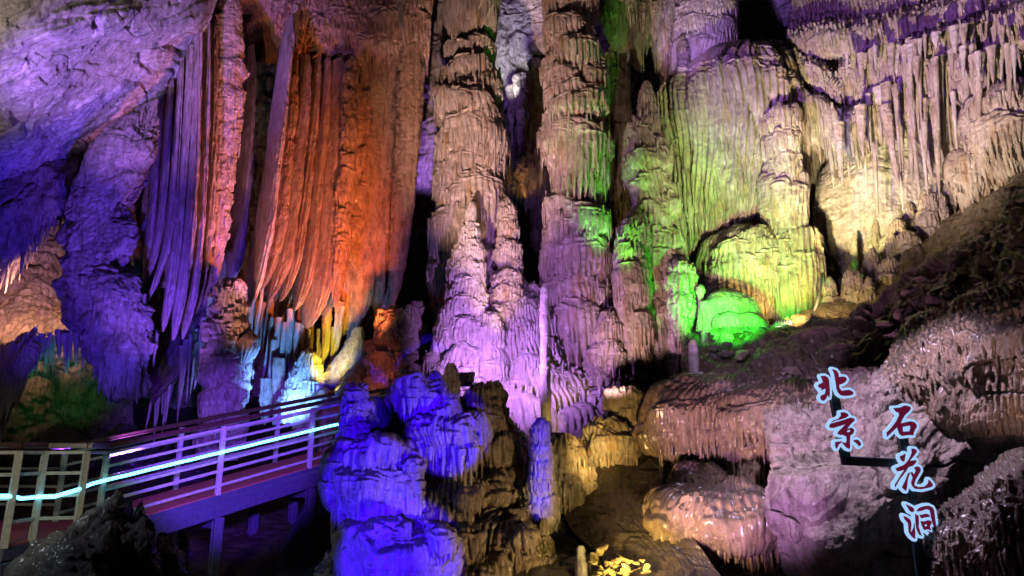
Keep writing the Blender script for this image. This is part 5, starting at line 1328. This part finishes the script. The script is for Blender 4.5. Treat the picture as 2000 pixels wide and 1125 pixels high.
# ---- sign: five outlined characters on a dark frame
def sdf_poly(X, Z, polys):
    d = np.full(X.shape, 1e9)
    inside = np.zeros(X.shape, bool)
    for pl in polys:
        n = len(pl)
        for i in range(n):
            ax, az = pl[i]
            bx, bz = pl[(i + 1) % n]
            ex, ez = bx - ax, bz - az
            t = np.clip(((X - ax) * ex + (Z - az) * ez) / (ex * ex + ez * ez + 1e-12), 0, 1)
            d = np.minimum(d, np.hypot(X - ax - t * ex, Z - az - t * ez))
            c = ((az > Z) != (bz > Z)) & (X < (bx - ax) * (Z - az) / ((bz - az) if abs(bz - az) > 1e-12 else 1e-12) + ax)
            inside ^= c
    return np.where(inside, -d, d)


def iso_plate(name, X, Z, Dm, level, y0, y1, mat, parent):
    """solid plate of the region Dm < level, front at y0, back at y1 (marching squares)"""
    S_ = Dm - level
    nz, nx = S_.shape
    vid, vs, fs = {}, [], []

    def gv(i, j):
        k = (i, j)
        if k not in vid:
            vid[k] = len(vs); vs.append((X[i, j], Z[i, j]))
        return vid[k]

    def ge(i0, j0, i1, j1):
        k = ((i0, j0), (i1, j1)) if (i0, j0) < (i1, j1) else ((i1, j1), (i0, j0))
        if k not in vid:
            (a, b), (c, d) = k
            t = S_[a, b] / (S_[a, b] - S_[c, d])
            vid[k] = len(vs); vs.append((X[a, b] + t * (X[c, d] - X[a, b]), Z[a, b] + t * (Z[c, d] - Z[a, b])))
        return vid[k]
    neg = S_ < 0
    cnt = neg[:-1, :-1].astype(int) + neg[1:, :-1] + neg[:-1, 1:] + neg[1:, 1:]
    for i, j in zip(*np.nonzero(cnt)):
        cs = [(i, j), (i, j + 1), (i + 1, j + 1), (i + 1, j)]
        f = []
        for a in range(4):
            p, q = cs[a], cs[(a + 1) % 4]
            if neg[p]: f.append(gv(*p))
            if neg[p] != neg[q]: f.append(ge(*p, *q))
        if len(f) > 2: fs.append(f)
    ec = {}
    for f in fs:
        for a in range(len(f)):
            e = (f[a], f[(a + 1) % len(f)])
            ec[e] = 1
    n = len(vs)
    V_ = [(x, y0, z) for x, z in vs] + [(x, y1, z) for x, z in vs]
    F_ = [tuple(f) for f in fs] + [tuple(q + n for q in reversed(f)) for f in fs]
    for (a, b) in ec:
        if (b, a) not in ec: F_.append((b, a, a + n, b + n))
    o = mesh_obj(name, V_, F_, mat, parent=parent, smooth=False)
    return o


CH = [
    (6.25, 1580, 710, [[(142, 155), (190, 150), (225, 170), (240, 200), (245, 250), (250, 320), (250, 370), (245, 415), (225, 380), (205, 430), (180, 455), (150, 445), (135, 415), (150, 390), (195, 370), (205, 305), (185, 310), (150, 330), (155, 300), (130, 300), (105, 268), (140, 245), (172, 232), (160, 195)],
                       [(282, 70), (330, 85), (355, 120), (362, 170), (400, 160), (440, 165), (460, 190), (445, 220), (410, 245), (365, 258), (368, 300), (395, 335), (450, 325), (500, 325), (535, 350), (540, 370), (510, 388), (440, 395), (390, 388), (355, 360), (335, 310), (328, 250), (318, 190), (305, 120)]]),
    (6.25, 1580, 710, [[(385, 600), (430, 595), (470, 615), (480, 635), (450, 660), (395, 680), (330, 695), (270, 720), (290, 700), (350, 680), (390, 640)],
                       [(262, 735), (400, 697), (500, 662), (545, 670), (555, 695), (510, 735), (475, 780), (455, 812), (490, 790), (520, 785), (548, 810), (540, 850), (500, 880), (495, 960), (498, 1020), (490, 1042), (455, 1025), (410, 975), (400, 963), (450, 970), (460, 940), (455, 890), (410, 870), (375, 870), (345, 855), (360, 830), (400, 790), (450, 738), (300, 785), (260, 785), (245, 765)],
                       [(490, 806), (506, 818), (495, 838), (452, 838), (465, 818)], [(320, 960), (395, 950), (400, 955), (360, 990), (335, 1040), (318, 1010)], [(545, 935), (590, 930), (625, 960), (632, 990), (610, 1010), (580, 975), (545, 950)]]),
    (5.769, 1715, 780, [[(170, 100), (240, 95), (300, 70), (350, 80), (365, 100), (350, 130), (300, 175), (270, 225), (248, 272), (300, 262), (360, 248), (405, 258), (432, 290), (430, 315), (410, 345), (395, 385), (395, 405), (350, 400), (265, 412), (235, 385), (222, 345), (212, 312), (150, 370), (100, 420), (95, 375), (150, 320), (205, 245), (235, 180), (232, 150), (200, 140)],
                        [(272, 310), (345, 295), (365, 300), (358, 345), (350, 362), (275, 365)]]),
    (5.769, 1715, 780, [[(245, 640), (275, 632), (300, 612), (305, 630), (298, 665), (290, 700), (262, 690), (248, 665)],
                        [(375, 555), (415, 560), (435, 585), (420, 610), (395, 640), (350, 695), (425, 685), (425, 710), (385, 750), (340, 760), (310, 810), (280, 850), (240, 900), (190, 990), (188, 960), (215, 920), (250, 860), (300, 790), (250, 805), (215, 810), (195, 780), (240, 760), (290, 740), (330, 700), (360, 650), (378, 605)],
                        [(330, 850), (345, 825), (352, 840), (330, 900), (320, 1000), (310, 1030), (275, 1000), (270, 985), (300, 930)],
                        [(405, 770), (440, 755), (470, 770), (478, 800), (450, 850), (420, 900), (405, 945), (405, 970), (450, 990), (520, 985), (560, 950), (570, 905), (600, 940), (615, 965), (600, 985), (540, 1000), (480, 1012), (410, 1005), (380, 970), (372, 930), (390, 880), (372, 842), (355, 828), (380, 820), (405, 850), (425, 800)]]),
    (6.817, 1730, 960, [[(265, 170), (320, 195), (365, 220), (375, 255), (350, 275), (320, 260), (290, 210)],
                        [(235, 325), (280, 345), (320, 375), (335, 420), (332, 480), (325, 555), (345, 530), (370, 480), (378, 420), (384, 500), (387, 560), (384, 630), (340, 595), (305, 540), (300, 480), (295, 420), (250, 370)],
                        [(390, 300), (430, 325), (435, 400), (432, 470), (455, 540), (475, 590), (440, 570), (405, 490), (395, 420)],
                        [(412, 255), (440, 220), (510, 195), (570, 190), (620, 215), (640, 260), (650, 350), (665, 450), (690, 545), (695, 640), (640, 600), (550, 525), (640, 555), (650, 500), (620, 420), (600, 330), (585, 250), (540, 230), (470, 255), (420, 265)],
                        [(445, 310), (480, 310), (530, 295), (565, 305), (585, 335), (530, 340), (470, 355)],
                        [(460, 395), (510, 400), (560, 383), (600, 390), (605, 420), (580, 460), (600, 520), (560, 500), (505, 510), (480, 450)], [(510, 440), (530, 430), (550, 440), (545, 465), (520, 470)]])]
YS = 8.0
sign = root('name_sign', at(1812, 1140, YS), 'five outlined red characters on a dark steel frame at the lower right', 'sign')


def spt(px, py, dy=0.0):
    return V(at(px, py, YS)) + Vector((0, dy, 0))


fw = .105
fr = MB()
for p, q in (((1632, 760), (1660, 908)), ((1660, 900), (1764, 905)), ((1766, 830), (1786, 960)), ((1786, 960), (1812, 1180))):
    fr.bar(spt(*p, .075), spt(*q, .075), .07, fw, up=(1, 0, 0) if abs(p[1] - q[1]) > 20 else (0, 0, 1))
fr.build('frame', POST, sign)
for sc, ox, oy, polys in CH:
    W_ = [[(float(spt(ox + x / sc, oy + y / sc).x), float(spt(ox + x / sc, oy + y / sc).z)) for x, y in pl] for pl in polys]
    # at() at one depth: x depends a little on the row, so take each vertex through it
    allp = np.array([p for pl in W_ for p in pl])
    x0, z0 = allp.min(0) - .06
    x1, z1 = allp.max(0) + .06
    gs = .0042
    X, Z = np.meshgrid(np.arange(x0, x1, gs), np.arange(z0, z1, gs))
    Dm = sdf_poly(X, Z, W_)
    pl_ = iso_plate('character_plate', X, Z, Dm, .030, YS, YS + .035, PLATE, sign)
    iso_plate('character_face', X, Z, Dm, .002, YS - .008, YS - .001, GLYPH, pl_)


# ---- floodlights
def floodlight(px, py, Y, w, h, yaw, tilt, label, lit):
    r = root('floodlight', at(px, py + 12, Y), label, 'floodlight', None)
    c = V(at(px, py, Y))
    R_ = Matrix.Rotation(yaw, 3, 'Z') @ Matrix.Rotation(tilt, 3, 'X')
    def bx(name, sx, sy, sz, o, mat, par):
        vs = []
        b_ = min(sx, sy, sz) * .12
        for z in (-sz / 2, sz / 2):
            for x, y in ((-sx / 2 + b_, -sy / 2), (sx / 2 - b_, -sy / 2), (sx / 2, -sy / 2 + b_), (sx / 2, sy / 2 - b_), (sx / 2 - b_, sy / 2), (-sx / 2 + b_, sy / 2), (-sx / 2, sy / 2 - b_), (-sx / 2, -sy / 2 + b_)):
                vs.append(tuple(c + R_ @ (Vector((x, y, z)) + Vector(o))))
        fs = [tuple(reversed(range(8))), tuple(range(8, 16))] + [(i, (i + 1) % 8, 8 + (i + 1) % 8, 8 + i) for i in range(8)]
        return mesh_obj(name, vs, fs, mat, parent=par, smooth=False)
    hs = bx('housing', w, .07, h, (0, 0, 0), HOUSING, r)
    for k in range(6):
        bx('fin', .012, .035, h * .8, (-w * .38 + k * w * .152, -.053, 0), HOUSING, hs)
    bx('lens', w * .9, .012, h * .88, (0, .042, 0), lit, r)
    m = MB()
    for s_ in (-1, 1):
        m.bar(c + R_ @ Vector((s_ * (w / 2 + .014), 0, 0)), c + R_ @ Vector((s_ * (w / 2 + .014), 0, 0)) + Vector((0, .04, -h * .75)), .016, .03, up=(0, 1, 0))
    m.bar(c + R_ @ Vector((-(w / 2 + .02), 0, 0)) + Vector((0, .04, -h * .75)), c + R_ @ Vector((w / 2 + .02, 0, 0)) + Vector((0, .04, -h * .75)), .03, .014)
    m.build('bracket', HOUSING, r)
    return r


floodlight(1457, 629, 14.55, .32, .20, .25, -.35, 'boxy blue grey floodlight facing the green lit cushion', mat_emit('green_lens', (.1, 1, .2), 3))
floodlight(1530, 632, 14.5, .36, .10, -.5, -1.0, 'flat pale floodlight tilted up beside the cable', mat_emit('yellow_lens', (1, .85, .5), 3))
floodlight(908, 741, 12.2, .34, .26, -.5, -.5, 'small blue floodlight on the ledge below the violet mound', mat_emit('violet_lens', (.6, .4, 1), 3))
m = MB()
cp = cr(np.array([at(1545, 640, 14.4), at(1560, 638, 14.3), at(1578, 625, 14.2), at(1590, 606, 14.3), at(1597, 588, 14.4), at(1603, 560, 14.8), at(1605, 535, 15.4)]), 40)
m.tube(cp, .03)
tag(m.build('cable', CABLE, None, smooth=True), 'grey cable conduit curving up from the flat floodlight', 'cable')
